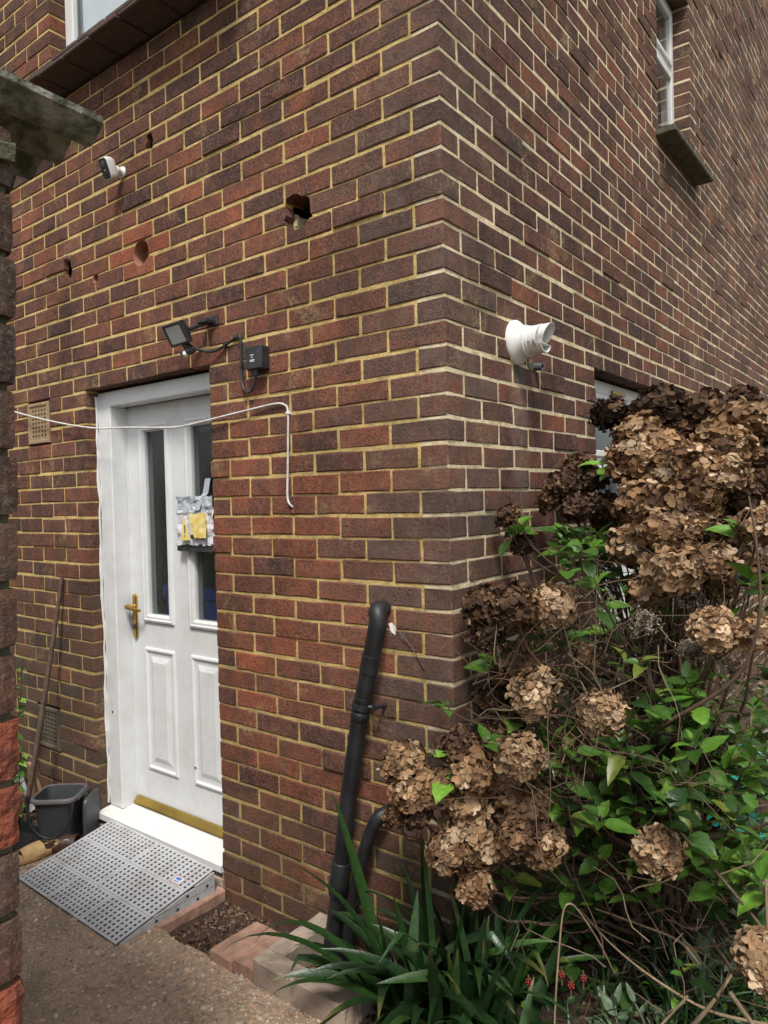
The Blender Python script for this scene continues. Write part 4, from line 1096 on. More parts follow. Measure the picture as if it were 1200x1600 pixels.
b.add(P, fs); b.add([p + Vector((.002, .006, .002)) for p in P], [tuple(reversed(f)) for f in fs])
tag(b.build("white_sheet", 'white_sheet'), "bent dirty white plastic sheet leaning at the far left wall base", "sheet")

# ------------------------------------------------------------------ outbuilding at the left edge
def shed():
    r = random.Random(31); cx, cy, topz = .335, -1.471, 1.955
    lean = lambda z: .023 * (z - 1.5)
    t = thing("brick_outbuilding", "old brick outbuilding corner with corrugated roof at the left edge", "outbuilding", (cx, cy, 0))
    SH = Matrix(((1, 0, 0, 0), (0, 1, .023, -.0345), (0, 0, 1, 0), (0, 0, 0, 1)))
    b = MB()
    vs = [(-2.6, -4.0, -.1), (cx - .010, -4.0, -.1), (cx - .010, cy - .010, -.1), (-2.6, cy - .010, -.1)]
    vs = [SH @ Vector(p) for p in vs] + [SH @ Vector((p[0], p[1], topz)) for p in vs]
    b.add(vs, [(3, 2, 1, 0), (4, 5, 6, 7), (0, 1, 5, 4), (1, 2, 6, 5), (2, 3, 7, 6), (3, 0, 4, 7)])
    core = b.build("shed_wall", 'mortar_old', t)
    restb = MB(); spallb = MB()
    n = 0; z = 1.700 - .0765 * 23
    while z < topz - .02:
        odd = n % 2
        # east face (visible corner quoins) then north face
        spans = []
        y = cy; first = True
        while y > -3.9:
            L = (.215 if odd else .1025) if first else .215
            spans.append(('E', y, L, first)); y -= L + .010; first = False
        x = cx - ((.1025 if odd else .215) + .010)
        while x > -2.5:
            spans.append(('N', x, .215, False)); x -= .225
        for face, a, L, q in spans:
            tone = (r.uniform(.05, .3), r.uniform(.1, .45), r.uniform(.15, .5))
            if face == 'E':
                w = (.1025 if odd else .215) if q else .1025
                x0, x1, y0, y1 = cx - w, cx + r.uniform(-.002, .003), a - L, a + (r.uniform(-.002, .002) if q else 0)
            else: x0, x1, y0, y1 = a - L, a, cy - .1, cy + r.uniform(-.002, .003)
            vis = face == 'E' and q
            broken = vis and n in (10, 13, 16, 17)
            if vis:
                # rounded, weathered quoin: fine lattice, rough, corner eroded; the broken ones lost their fired face
                bb = MB(); m = 7 if broken else 5
                xs = [x0 + (x1 - x0) * i / m for i in range(m + 1)]; ys = [y0 + (y1 - y0) * i / (m * (2 if odd else 1)) for i in range(m * (2 if odd else 1) + 1)]; zs = [z + .066 * i / 6 for i in range(7)]
                er = -.002 if broken else .0; amp = .0035 if broken else .0007; rr = .004
                def jit(p, ext):
                    dx, dy = x1 - p.x, y1 - p.y; dz = min(p.z - z, z + .066 - p.z)
                    # round the arrises
                    k = max(0, rr - dx) + max(0, rr - dz); k2 = max(0, rr - dy) + max(0, rr - dz)
                    nz = mnoise.fractal(p * 42, 1.0, 2.0, 3)
                    if dx < .03: p.x -= (.35 * max(0, rr - dz) if dx < 1e-4 else 0) + (amp * (.6 + nz) + er if dx < 1e-4 else 0)
                    if dy < .03: p.y -= (.35 * max(0, rr - dz) if dy < 1e-4 else 0) + (amp * (.6 + nz) + er * .8 if dy < 1e-4 else 0)
                    if dx < 1e-4 and dy < 1e-4: p.x -= .004; p.y -= .004
                    return p
                bb.lattice(xs, ys, zs, SH, (), .0, tone, jit)
                o = bb.build("brick", 'spall' if broken else 'brick', core, tone=True)
                if broken: tag(o, "crumbled bright orange brick with its face gone")
            else:
                d = Matrix(SH)
                restb.lattice([x0, x0 + .005, x1 - .005, x1], [y0, y0 + .005, y1 - .005, y1], [z, z + .005, z + .061, z + .066], d, (), .9, tone)
        z += .0765; n += 1
    o = restb.build("brickwork", 'brick', core, tone=True); tag(o, kind="stuff")
    b = MB(); rr_ = random.Random(2); b.lattice([cx - .2 + .035 * i for i in range(7)], [cy - .3 + .05 * i for i in range(7)], [topz + .001, topz + .012, topz + .026], SH, (), .5, None, lambda p, e: p + Vector((rr_.uniform(-.006, .006), rr_.uniform(-.006, .002), rr_.uniform(-.008, .006)))); b.build("wall_cap", 'mortar_old', t)
    # corrugated cement sheets, ribs running away from the house
    pitch = .0745; amp = .0115; x_end, y_eave = .347, -1.356
    nx = 44 * 8; ys = [-1.356, -1.42, -1.6, -2.0, -2.8, -4.2]
    top, bot = [], []
    for y in ys:
        for i in range(nx + 1):
            x = x_end - i * pitch / 8; ph = 2 * math.pi * i / 8
            z = 2.036 - .03 * (y - y_eave) + amp * math.cos(ph + 0.6)
            e = .004 * mnoise.noise(Vector((x * 25, 3, 1))) if y == ys[0] else 0
            top.append(Vector((x, y + e, z + .004))); bot.append(Vector((x, y + e, z - .0045)))
    m = nx + 1; N = len(top); b = MB(); fs = []
    for j in range(len(ys) - 1):
        for i in range(nx):
            a, c, d, e = j * m + i, j * m + i + 1, (j + 1) * m + i + 1, (j + 1) * m + i
            fs += [(a, c, d, e), (N + e, N + d, N + c, N + a)]
    for i in range(nx): fs.append((i + 1, i, N + i, N + i + 1))
    for j in range(len(ys) - 1): fs += [(j * m, (j + 1) * m, N + (j + 1) * m, N + j * m)]
    b.add(top + bot, fs); shade_angle(b.build("roof_sheet", 'asbestos', t, recalc=True), 50)
    b = MB(); b.box(-2.5, .30, -1.60, -1.54, 1.956, 2.012, .004); b.build("wall_plate", 'board', t)
shed()
# ------------------------------------------------------------------ plants
def petal_head(seed, tones, n=92, skel=False):
    """a dried mophead: papery four-sepalled florets over a ball, unit radius"""
    r = random.Random(seed); b = MB()
    for i in range(n):
        k = (i + .5) / n; ph = i * 2.39996; zc = 1 - 1.72 * k; rr = math.sqrt(max(0, 1 - zc * zc))
        d = Vector((rr * math.cos(ph), rr * math.sin(ph), zc)).normalized()
        R = r.uniform(.66, 1.04); c = d * R
        d2 = (d + Vector((r.gauss(0, .28), r.gauss(0, .28), r.gauss(0, .28)))).normalized()
        u = d2.orthogonal().normalized(); a0 = r.uniform(0, 6.28); tone = r.choice(tones); f = r.uniform(.65, 1.2)
        for q in range(4 if r.random() < .75 else 3):
            a = a0 + q * math.pi / 2 + r.uniform(-.25, .25); w = d2.cross(u)
            o = (u * math.cos(a) + w * math.sin(a)); s = d2.cross(o); L = r.uniform(.28, .44) * (.7 if skel else 1); wd = L * r.uniform(.42, .58) * (.5 if skel else 1); cup = r.uniform(-.15, .38); curl = r.uniform(-.55, .45)
            P = lambda x, y, z: c + o * (L * x) + s * (wd * y) + d2 * (L * z)
            vs = [P(.02, 0, 0), P(.42, .82, cup + .1 * r.uniform(-1, 1)), P(.80, .74, cup + curl * .5), P(1.0, 0, curl), P(.80, -.74, cup + curl * .45), P(.42, -.82, cup + .1 * r.uniform(-1, 1)), P(.55, r.uniform(-.15, .15), -.10)]
            g = f * r.uniform(.85, 1.15)
            b.add(vs, [(0, 1, 6), (1, 2, 6), (2, 3, 6), (3, 4, 6), (4, 5, 6), (5, 0, 6)], tuple(min(.9, x * g) for x in tone))
    for i in range(26 if not skel else 60):                     # stalks inside
        d = Vector((r.gauss(0, 1), r.gauss(0, 1), r.gauss(0, .9))).normalized()
        b.tube([Vector((0, 0, -.5)), d * .45 + Vector((0, 0, -.1)), d * .95], [.03, .018, .010], 3, False, tuple(x * .5 for x in tones[0]))
    return b.mesh("flower_head", 'petal', (0, 0, 0), True, True)
TAN = [(.50, .34, .20), (.42, .27, .15), (.60, .44, .29), (.33, .20, .105)]
MID = [(.30, .165, .078), (.22, .115, .055), (.37, .22, .11), (.155, .080, .040)]
MDK = [(.19, .105, .052), (.13, .070, .038), (.25, .145, .072), (.09, .048, .028)]
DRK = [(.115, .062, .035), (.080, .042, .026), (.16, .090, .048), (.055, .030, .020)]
PALE = [(.40, .33, .26), (.32, .25, .19), (.48, .42, .35), (.22, .16, .11)]
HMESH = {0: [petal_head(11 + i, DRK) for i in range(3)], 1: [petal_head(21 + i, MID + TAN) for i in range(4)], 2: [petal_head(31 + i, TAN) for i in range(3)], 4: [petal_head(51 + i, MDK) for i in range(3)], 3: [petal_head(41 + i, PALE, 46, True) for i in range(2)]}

def leaf_mesh(seed, base, n=7, serr=.06, width=.33, fold=.18, droop=.25):
    r = random.Random(seed); b = MB(); vs = []; cols = []; fs = []
    for i in range(n + 1):
        t = i / n; w = width * math.sin(math.pi * min(1, t ** .8 * 1.0)) ** .85 * (1 - .25 * t) + .004
        if 0 < i < n: w *= 1 + (serr if i % 2 else -serr)
        z = -droop * t * t + .03 * math.sin(t * 5 + seed)
        for k, y in enumerate((-1, -.5, 0, .5, 1)):
            vs.append(Vector((t, y * w, z + abs(y) * w * fold + .012 * r.uniform(-1, 1))))
            f = .82 if y == 0 else r.uniform(.9, 1.1); cols.append(tuple(c * f * (1.25 if y == 0 else 1) for c in base))
    for i in range(n):
        for k in range(4): a = i * 5 + k; fs.append((a, a + 1, a + 6, a + 5))
    b.add(vs, fs); b.c = cols
    return b.mesh("leaf", 'leaf', (0, 0, 0), True, True)
LEAF = [leaf_mesh(1, (.085, .195, .028), fold=.35), leaf_mesh(2, (.125, .280, .038), fold=.25), leaf_mesh(3, (.055, .130, .028), droop=.45, fold=.3), leaf_mesh(4, (.20, .40, .055), width=.36, fold=.3), leaf_mesh(5, (.105, .235, .030), droop=.1, fold=.35), leaf_mesh(6, (.038, .092, .024), droop=.35, fold=.3), leaf_mesh(7, (.19, .24, .045), width=.28, droop=.6, fold=.45), leaf_mesh(8, (.07, .16, .03), width=.40, droop=.55, fold=.15, serr=.10)]
LEAFV = [[tuple(v.co) for v in m.vertices] for m in LEAF]; LEAFF = [[tuple(p.vertices) for p in m.polygons] for m in LEAF]
LEAFC_COL = [(.075, .175, .026), (.11, .25, .036), (.05, .12, .026), (.17, .35, .05), (.095, .21, .028), (.035, .085, .023), (.17, .21, .045), (.065, .15, .03)]
def orient(d, roll=0.0, up=Vector((0, 0, 1))):
    d = d.normalized(); s = up.cross(d)
    if s.length < 1e-3: s = Vector((0, 1, 0))
    s.normalize(); n = d.cross(s)
    return Matrix((d, s, n)).transposed().to_4x4() @ Matrix.Rotation(roll, 4, 'X')

HEADS= [(-0.012,-0.255,0.812,0.063,1),(0.039,-0.283,0.756,0.063,1),(0.093,-0.253,0.759,0.061,1),(0.129,-0.18,0.857,0.062,1),(0.186,-0.21,0.816,0.061,1),(0.285,-0.125,0.846,0.066,2),(0.212,-0.08,0.752,0.059,1),(0.15,-0.198,0.712,0.057,1),(0.154,-0.191,0.648,0.075,2),(0.146,-0.279,0.611,0.061,1),(0.204,-0.175,0.598,0.063,2),(0.268,-0.099,0.692,0.069,1),(0.289,-0.169,0.64,0.056,0),(0.316,-0.059,0.583,0.069,1),(0.159,-0.177,0.534,0.055,1),(0.204,-0.231,0.507,0.051,1),(-0.01,-0.304,0.674,0.034,0),(0.051,-0.281,0.698,0.046,0),(0.105,0.018,1.227,0.064,1),(0.267,-0.108,1.255,0.067,1),(0.338,-0.001,1.241,0.072,2),(0.106,0.025,1.135,0.056,0),(0.23,0.013,1.194,0.046,0),(0.212,0.002,1.05,0.061,0),(0.294,-0.045,0.998,0.068,2),(0.109,0.057,0.938,0.059,0),(0.185,0.007,0.9,0.053,0),(0.361,0.176,1.068,0.04,1),(0.446,0.057,0.943,0.073,2),(0.173,0.007,0.854,0.057,1),(0.215,0.823,1.852,0.07,0),(0.407,0.773,1.849,0.094,0),(0.373,0.628,1.758,0.075,1),(0.448,0.845,1.781,0.081,0),(0.577,0.775,1.821,0.081,1),(0.692,0.747,1.773,0.093,1),(0.632,1.015,1.878,0.068,0),(0.642,0.655,1.712,0.083,1),(0.388,0.542,1.667,0.088,1),(0.482,0.576,1.667,0.091,1),(0.584,0.526,1.64,0.085,1),(0.673,0.517,1.596,0.087,1),(0.497,0.533,1.578,0.081,1),(0.627,0.42,1.539,0.081,1),(0.451,0.403,1.519,0.078,1),(0.551,0.391,1.512,0.082,1),(0.605,0.408,1.462,0.075,2),(0.532,0.324,1.443,0.08,1),(0.442,0.351,1.395,0.077,1),(0.591,0.34,1.395,0.07,1),(0.648,0.523,1.438,0.074,0),(0.729,0.528,1.525,0.064,0),(0.793,0.386,1.45,0.071,1),(0.588,0.249,1.328,0.077,2),(0.69,0.289,1.35,0.063,1),(0.69,0.335,1.281,0.053,1),(0.489,0.342,1.252,0.062,1),(0.128,0.703,1.659,0.055,0),(0.136,0.547,1.587,0.059,0),(0.184,0.695,1.6,0.066,0),(0.239,0.67,1.498,0.065,0),(0.201,0.527,1.502,0.06,0),(0.094,0.539,1.533,0.048,0),(0.073,0.25,1.486,0.048,0),(0.144,0.203,1.395,0.047,0),(0.722,0.752,1.659,0.074,0),(0.721,0.141,1.186,0.061,2),(0.648,0.235,1.107,0.047,3),(0.818,0.165,1.183,0.054,1),(0.752,0.206,1.075,0.039,3),(0.53,0.195,1.184,0.047,3),(0.627,0.295,1.258,0.05,3),(0.62,-0.025,0.64,0.06,2),(0.893,-0.212,0.56,0.058,2),(0.23,0.76,1.448,0.071,0),(0.766,0.679,1.563,0.071,0),(0.385,0.968,1.499,0.074,0),(0.519,1.178,1.782,0.069,0),(0.391,0.993,1.682,0.086,0),(0.657,0.937,1.533,0.073,0),(0.538,1.078,1.305,0.077,0),(0.543,1.168,1.78,0.083,0),(0.41,1.005,1.8,0.083,0),(0.53,1.299,1.281,0.086,0),(0.413,1.134,1.338,0.079,0),(0.651,1.086,1.748,0.068,0),(0.677,1.135,1.554,0.077,0),(0.498,1.018,1.589,0.073,0),(0.481,1.228,1.269,0.084,0),(0.644,1.029,1.242,0.076,0),(0.621,1.164,1.243,0.084,0),(0.571,1.116,1.689,0.082,0),(0.372,1.115,1.791,0.086,0),(0.378,0.748,1.363,0.07,0),(0.468,0.753,1.382,0.077,0),(0.567,0.939,1.776,0.076,0),(0.601,1.325,1.217,0.081,0),(0.476,0.771,1.755,0.072,0),(0.403,0.845,1.579,0.075,0),(0.282,0.984,1.305,0.075,0),(0.636,1.198,1.589,0.076,0),(0.534,1.129,1.463,0.079,0)]
LEAFC= [(0.043,-0.125,0.962,3),(0.156,-0.037,1.075,6),(0.271,0.053,1.159,5),(0.322,0.092,1.149,5),(0.218,0.075,1.113,5),(0.202,-0.005,0.929,4),(0.331,0.158,1.004,5),(0.291,0.063,0.926,6),(0.297,0.003,0.868,6),(0.35,0.107,0.887,6),(0.48,0.147,1.072,6),(0.532,0.125,1.091,4),(0.303,0.459,1.322,6),(0.244,0.415,1.388,6),(0.269,0.434,1.344,6),(0.202,0.384,1.431,5),(0.651,0.152,1.03,7),(0.672,0.166,0.995,5),(0.51,0.104,0.932,5),(0.523,-0.013,0.888,8),(0.549,0.007,0.845,8),(0.484,0.019,0.811,6),(0.49,0.02,0.681,5),(0.444,0.05,0.721,6),(0.69,0.053,0.901,7),(0.663,0.029,0.77,6),(0.709,0.064,0.785,5),(0.68,0.099,0.504,6),(0.796,0.065,0.636,7),(0.737,0.149,0.822,5),(0.391,0.13,0.512,5),(0.489,0.142,0.498,6),(0.541,0.117,0.452,5),(0.445,0.313,1.222,5),(0.38,0.391,1.279,6),(0.587,0.163,0.912,5),(0.824,0.092,0.891,4),(0.821,0.024,0.785,5),(0.747,0.091,0.694,5),(0.853,-0.018,0.625,6),(0.758,0.369,1.454,4),(0.751,0.363,1.446,4),(0.798,0.27,1.32,3),(0.377,0.122,0.625,5),(0.627,0.124,0.616,5),(0.654,0.143,0.563,6),(0.733,0.077,0.563,6),(0.144,-0.266,0.812,2),(0.099,-0.273,0.883,2),(0.191,-0.14,0.88,4),(0.248,-0.096,0.887,4),(0.296,0.001,0.777,6),(0.31,0.01,0.704,5),(0.192,-0.085,0.489,4),(0.221,-0.064,0.47,4),(0.316,0.729,1.715,3),(0.314,0.599,1.632,4),(0.233,0.665,1.672,4),(0.248,1.059,1.887,2),(0.273,0.304,1.088,5),(0.753,0.226,0.889,5),(0.712,0.196,0.942,5),(0.802,0.334,1.225,4),(0.724,0.402,1.304,4),(0.372,0.319,1.136,5),(0.452,0.316,1.104,5),(0.531,0.377,1.18,4),(0.731,0.28,1.209,4),(0.738,0.475,0.447,6),(0.361,0.029,0.446,4),(0.334,0.179,0.571,4),(0.308,0.201,1.366,6),(0.472,0.142,0.772,5),(0.446,0.044,0.449,4),(0.597,0.145,0.727,4),(0.533,0.168,0.773,6),(0.714,0.258,0.81,5),(0.638,0.147,0.692,6),(0.486,-0.081,1.334,5),(0.682,0.433,0.707,5),(0.634,0.253,0.68,4),(0.715,0.275,0.709,4),(0.304,0.155,1.335,4),(0.804,0.372,0.855,4),(0.298,0.158,0.617,4),(0.335,0.232,1.354,6),(0.399,0.16,0.785,5),(0.745,0.518,0.811,5),(0.552,0.014,0.731,6),(0.549,0.349,0.797,6),(0.505,0.303,0.733,4),(0.499,0.32,0.664,6),(0.434,0.123,1.239,5),(0.77,0.343,0.558,5),(0.557,0.381,0.784,4),(0.493,0.206,0.702,4),(0.72,0.287,0.87,6),(0.735,0.1,0.616,4),(0.732,0.423,0.736,4),(0.803,0.238,0.606,4),(0.663,0.046,0.815,5),(0.441,-0.046,1.411,4),(0.647,0.021,0.819,5),(0.311,0.087,0.759,5),(0.779,0.156,0.58,6),(0.462,0.206,0.615,5),(0.597,0.392,0.694,5),(0.569,0.181,0.759,4),(0.66,0.275,0.736,4),(0.663,0.094,0.746,5),(0.78,0.174,0.818,6),(0.663,0.274,0.822,6),(0.731,0.128,0.774,4),(0.665,0.358,0.856,5),(0.622,0.385,0.872,5),(0.804,0.408,1.277,6),(0.33,0.091,0.617,4),(0.642,0.309,0.839,5),(0.707,0.32,0.658,4),(0.732,0.318,0.613,4),(0.492,-0.089,0.721,5),(0.759,0.264,0.487,6),(0.535,0.245,0.879,6),(0.525,0.244,0.8,4),(0.398,-0.072,0.716,4),(0.603,0.074,1.003,6),(0.355,0.196,0.547,5),(0.618,0.217,0.924,4),(0.77,0.17,0.779,6),(0.271,0.16,0.336,4),(0.202,0.384,1.41,5),(0.236,0.41,1.42,5),(0.287,0.449,1.429,5),(0.206,0.323,1.372,5),(0.314,0.405,1.369,5),(0.365,0.382,1.392,5),(0.137,0.146,1.443,5),(0.161,0.165,1.462,5)]
def hydrangea():
    r = random.Random(77); base = Vector((.43, .66, 0.0))
    t = thing("hydrangea_bush", "large hydrangea bush with dried brown flower heads against the side wall", "bush", base)
    tips = []
    for (x, y, z, rd, tone) in HEADS:
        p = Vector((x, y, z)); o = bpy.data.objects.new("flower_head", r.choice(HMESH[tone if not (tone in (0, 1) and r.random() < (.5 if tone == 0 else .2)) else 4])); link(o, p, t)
        out = p - Vector((base.x, base.y, p.z)); k = min(1.0, max(0, (1.2 - z)))
        ax = (Vector((0, 0, 1)) + out.normalized() * (.35 + .5 * k) if out.length > .01 else Vector((0, 0, 1)))
        q = ax.to_track_quat('Z', 'Y'); o.rotation_mode = 'QUATERNION'
        from mathutils import Quaternion
        o.rotation_quaternion = q @ Quaternion((0, 0, 1), r.uniform(0, 6.28))
        s = rd * r.uniform(.88, 1.04); o.scale = (s * r.uniform(.95, 1.1), s * r.uniform(.95, 1.1), s * r.uniform(.80, .95))
        tips.append((p - ax.normalized() * rd * .6, ax.normalized(), rd))
    for i, (p, ax, rd) in enumerate(tips):
        a = r.uniform(0, 6.28); b0 = base + Vector((math.cos(a) * r.uniform(.01, .13), math.sin(a) * r.uniform(.01, .16), .0)); b0.z = soil_height(b0.x, b0.y) - .02
        h = p.z; mid = b0.lerp(p, .30) + Vector((r.gauss(0, .05), r.gauss(0, .05), h * .28 + .06)); m2 = p - ax * (.22 + .1 * r.random()) + Vector((r.gauss(0, .03), r.gauss(0, .03), 0))
        m2.z = max(.08, m2.z)
        pts = bez(b0, mid, m2, p, 10); w0 = r.uniform(.006, .012)
        for pt in pts[1:-1]: pt += Vector((r.gauss(0, .006), r.gauss(0, .006), r.gauss(0, .005))); pt.x = max(pt.x, .035) if pt.y > -.03 else pt.x
        b = MB(); b.tube(pts, [w0 * (1 - .62 * k / 10) for k in range(11)], 6)
        shade_angle(b.build("stem", 'stem' if r.random() < .88 else 'stem_pale', t), 60)
    # thick old stool at the base
    for i in range(13):
        a = r.uniform(0, 6.28); b0 = base + Vector((math.cos(a) * r.uniform(.02, .15), math.sin(a) * r.uniform(.02, .18), -.02)); d = Vector((r.gauss(0, .16), r.gauss(0, .2), r.uniform(.55, .95)))
        pts = [b0 + d * (k / 7) + Vector((r.gauss(0, .010), r.gauss(0, .010), 0)) for k in range(8)]; w0 = r.uniform(.012, .024)
        b = MB(); b.tube(pts, [w0 * (1 - .5 * k / 7) for k in range(8)], 7); shade_angle(b.build("stem", 'stem', t), 60)
    # thin dead twigs and old flower stalks
    b = MB()
    for i in range(1250):
        k = r.random()
        if k < .45: c = Vector((r.uniform(.25, 1.0), r.uniform(.05, 1.5), r.uniform(.75, 1.35)))
        elif k < .8: c = Vector((r.uniform(.15, .95), r.uniform(-.1, 1.2), r.uniform(.12, .85)))
        else: c = Vector((r.uniform(.12, .5), r.uniform(-.2, .4), r.uniform(.7, 1.15)))
        d = Vector((r.gauss(.2, .7), r.gauss(0, .7), r.gauss(.15, .45))).normalized(); L = r.uniform(.08, .34); s = Vector((r.gauss(0, 1), r.gauss(0, 1), r.gauss(0, 1))) * .03
        P3 = bez(c, c + d * L * .3 + s * 1.6, c + d * L * .7 - s * 1.2, c + d * L + s, 5)
        if any(p.x < .03 for p in P3): continue
        b.tube(P3, [.0017, .0016, .0014, .0012, .001, .0008], 4, False, r.choice([(.13, .085, .052), (.09, .055, .036), (.20, .145, .095), (.055, .034, .023)]))
    o = b.build("twigs", 'pebble', t, tone=True); tag(o, kind="stuff")
    # leaves: opposite pairs at shoot tips
    spec = []
    for (x, y, z, n) in LEAFC:
        c = Vector((x, y, z)); ax = Vector((r.gauss(0, .3), r.gauss(-.15, .3), 1)).normalized(); young = r.random() < .5; a0 = r.uniform(0, 6.28)
        spec.append((c, ax, n, young, a0))
    leaves = []
    def rosette(c, ax, n, young, a0, sc=1.0):
        for k in range(n):
            a = a0 + (k % 2) * math.pi + (k // 2) * 1.57 + r.uniform(-.25, .25); u = ax.orthogonal().normalized(); w = ax.cross(u); el = r.uniform(.1, .5) + (k // 2) * .22
            d = (u * math.cos(a) + w * math.sin(a)) * math.cos(el) + ax * math.sin(el); s = r.uniform(.040, .095) * (1 - .10 * (k // 2)) * sc
            mi = r.choice((1, 3, 3, 4, 7)) if young else r.choice((0, 1, 2, 4, 5, 7, 7, 6))
            leaves.append((c - ax * (.014 * (2 - k // 2)) + d * .006, orient(d, r.uniform(-.5, .5)), s, mi))
    for sp in spec: rosette(*sp)
    first = list(leaves); leaves.clear()
    for i in range(210):                                        # inner and outer shoots all round the bush
        a = r.uniform(0, 6.28); rr = r.uniform(.15, .62); z = r.uniform(.10, 1.05)
        c = base + Vector((.10 + math.cos(a) * rr, math.sin(a) * rr * 1.3, z))
        if c.x < .10: continue
        rosette(c, Vector((r.gauss(0, .4), r.gauss(0, .4), 1)).normalized(), r.choice((2, 4, 4, 6)), r.random() < .25, a, .9)
    extra = list(leaves)
    allv = first + extra
    for (p, Mo, s, mi) in allv[:300]:
        o = bpy.data.objects.new("leaf", LEAF[mi]); link(o, p, t); o.rotation_euler = Mo.to_euler(); o.scale = (s, s, s)
    b = MB()
    for (p, Mo, s, mi) in allv[300:]:
        M = Matrix.Translation(p) @ Mo @ Matrix.Scale(s, 4); f = r.uniform(.7, 1.1); b.add([M @ Vector(v) for v in LEAFV[mi]], LEAFF[mi], tuple(c * f for c in LEAFC_COL[mi]))
    o = b.build("foliage", 'leaf', t, True, True); tag(o, kind="stuff")
    # shoots that carry the leaf pairs
    for (c, ax, n, young, a0) in spec:
        q = base + (c - base) * r.uniform(.35, .6); q.z = max(.03, c.z - r.uniform(.15, .35)); q.x = max(q.x, .05) if q.y > -.03 else q.x
        b = MB(); pts = bez(q, q.lerp(c, .4) + Vector((r.gauss(0, .03), r.gauss(0, .03), 0)), c - ax * .10, c + ax * .004, 7); b.tube(pts, [.0042, .004, .0036, .0033, .003, .0028, .0024, .002], 5); b.build("stem", 'stem', t)
    # one long bare shoot curving up at the right, with young leaves
    for pts in ([(.62, .02, .95), (.80, -.02, 1.10), (.86, -.04, 1.25), (.86, -.05, 1.42), (.845, -.05, 1.54)], [(.50, .25, .62), (.66, .05, .66), (.88, -.06, .52), (1.02, -.08, .33)], [(.30, .10, .55), (.20, .0, .74), (.24, -.06, .86), (.20, -.10, .95)], [(.48, .45, .30), (.75, .20, .62), (1.0, .12, .80), (1.25, .1, .85)]):
        b = MB(); c = cat_rom(pts, 5); b.tube(c, [.0052 - .0027 * k / (len(c) - 1) for k in range(len(c))], 7); shade_angle(b.build("stem", 'stem', t), 60)
hydrangea()

# ---- strap-leaved clump at the corner
def blade(b0, az, L, w, lift, curve, r, twist=0.0, kink=None):
    """one arching strap leaf: starts steep, bends over; returns verts and faces"""
    n = 11; vs = []; d = Vector((math.cos(az), math.sin(az), 0)); s = Vector((-math.sin(az), math.cos(az), 0)); p = Vector(b0); ang = lift; col = []
    for i in range(n + 1):
        t = i / n; ww = w * (.62 + .55 * math.sin(math.pi * min(.97, t * .75 + .12))) * (1 - t ** 5) + .0012
        nrm = (Vector((0, 0, 1)) * math.cos(ang) - d * math.sin(ang)); st = s * math.cos(twist * t) + nrm * math.sin(twist * t)
        n2 = -s * math.sin(twist * t) + nrm * math.cos(twist * t)
        vs += [p + st * ww + n2 * ww * .28, p.copy(), p - st * ww + n2 * ww * .28]
        p = p + (d * math.cos(ang) + Vector((0, 0, 1)) * math.sin(ang)) * (L / n)
        if p.z < .012 and t > .4: p.z = .012
        ang -= curve * (0.35 + 1.3 * t) / n
        if kink and i == kink: ang -= 1.0
    fs = []
    for i in range(n):
        for k in range(2): a = i * 3 + k; fs.append((a, a + 1, a + 4, a + 3))
    return vs, fs
def strap_plant():
    r = random.Random(19); base = Vector((.06, -.17, 0))
    t = thing("strap_leaf_plant", "clump of long dark green strap leaves growing at the wall corner", "plant", base)
    bl = []
    ctr = [Vector((-.02, -.20, .0)), Vector((.12, -.10, .0)), (Vector((.20, -.22, .0))), Vector((.05, -.05, .0))]
    for i in range(150):
        c = ctr[i % 4] + Vector((r.gauss(0, .045), r.gauss(0, .045), -.01)); az = r.uniform(0, 6.28)
        k = r.random()
        if k < .42: lift, curve, L = r.uniform(1.25, 1.52), r.uniform(.05, .5), r.uniform(.30, .52)
        elif k < .8: lift, curve, L = r.uniform(.95, 1.3), r.uniform(.9, 1.9), r.uniform(.38, .62)
        else: lift, curve, L = r.uniform(.6, 1.0), r.uniform(1.3, 2.3), r.uniform(.35, .55)
        # keep blades out of the walls
        tip = c + Vector((math.cos(az), math.sin(az), 0)) * L * math.cos(lift - curve * .6)
        if tip.y > -.05 and tip.x < .05: az += math.pi
        bl.append((c, az, L, r.uniform(.010, .0175), lift, curve, r.uniform(-.8, .8), r.randint(5, 8) if r.random() < .12 else None))
    # the ones that stand out: a tall pointed blade to the left and long arching ones over the drain
    bl += [((-.10, -.20, .0), rad(172), .66, .0185, 1.19, .10, .2, None), ((-.08, -.26, .02), rad(196), .60, .015, 1.15, 2.6, .2, None), ((-.06, -.26, .02), rad(205), .66, .014, .95, 2.1, .3, None), ((-.05, -.24, .0), rad(180), .40, .013, .95, 1.4, .5, None),
           ((.02, -.24, .0), rad(215), .52, .016, .9, 1.9, .2, None), ((.02, -.16, .0), rad(160), .56, .010, 1.50, .12, .2, None), ((.06, -.12, .0), rad(100), .60, .010, 1.5, .1, .3, None), ((-.02, -.14, .0), rad(150), .54, .010, 1.53, .1, .1, None), ((.10, -.14, .0), rad(30), .66, .014, 1.2, .5, .2, None), ((.16, -.10, .0), rad(40), .62, .015, 1.1, .7, .3, None), ((.10, -.08, .0), rad(55), .60, .013, 1.3, .3, .2, None)]
    G = [(.030, .078, .018), (.022, .060, .016), (.045, .110, .022), (.018, .048, .015), (.036, .085, .028)]
    for (c, az, L, w, lift, curve, tw, kk) in bl:
        vs, fs = blade(c, az, L, w, lift, curve, r, tw, kk); b = MB(); g = r.choice(G); f = r.uniform(.75, 1.15); f *= 1.6 if r.random() < .10 else 1
        b.add(vs, fs, tuple(x * f for x in g))
        if r.random() < .35:
            for q in range(6): b.c[-1 - q] = (.20, .15, .06) if q < 3 else (.10, .12, .035)
        b.build("blade", 'blade', t, True, True, origin=Vector(c))
strap_plant()

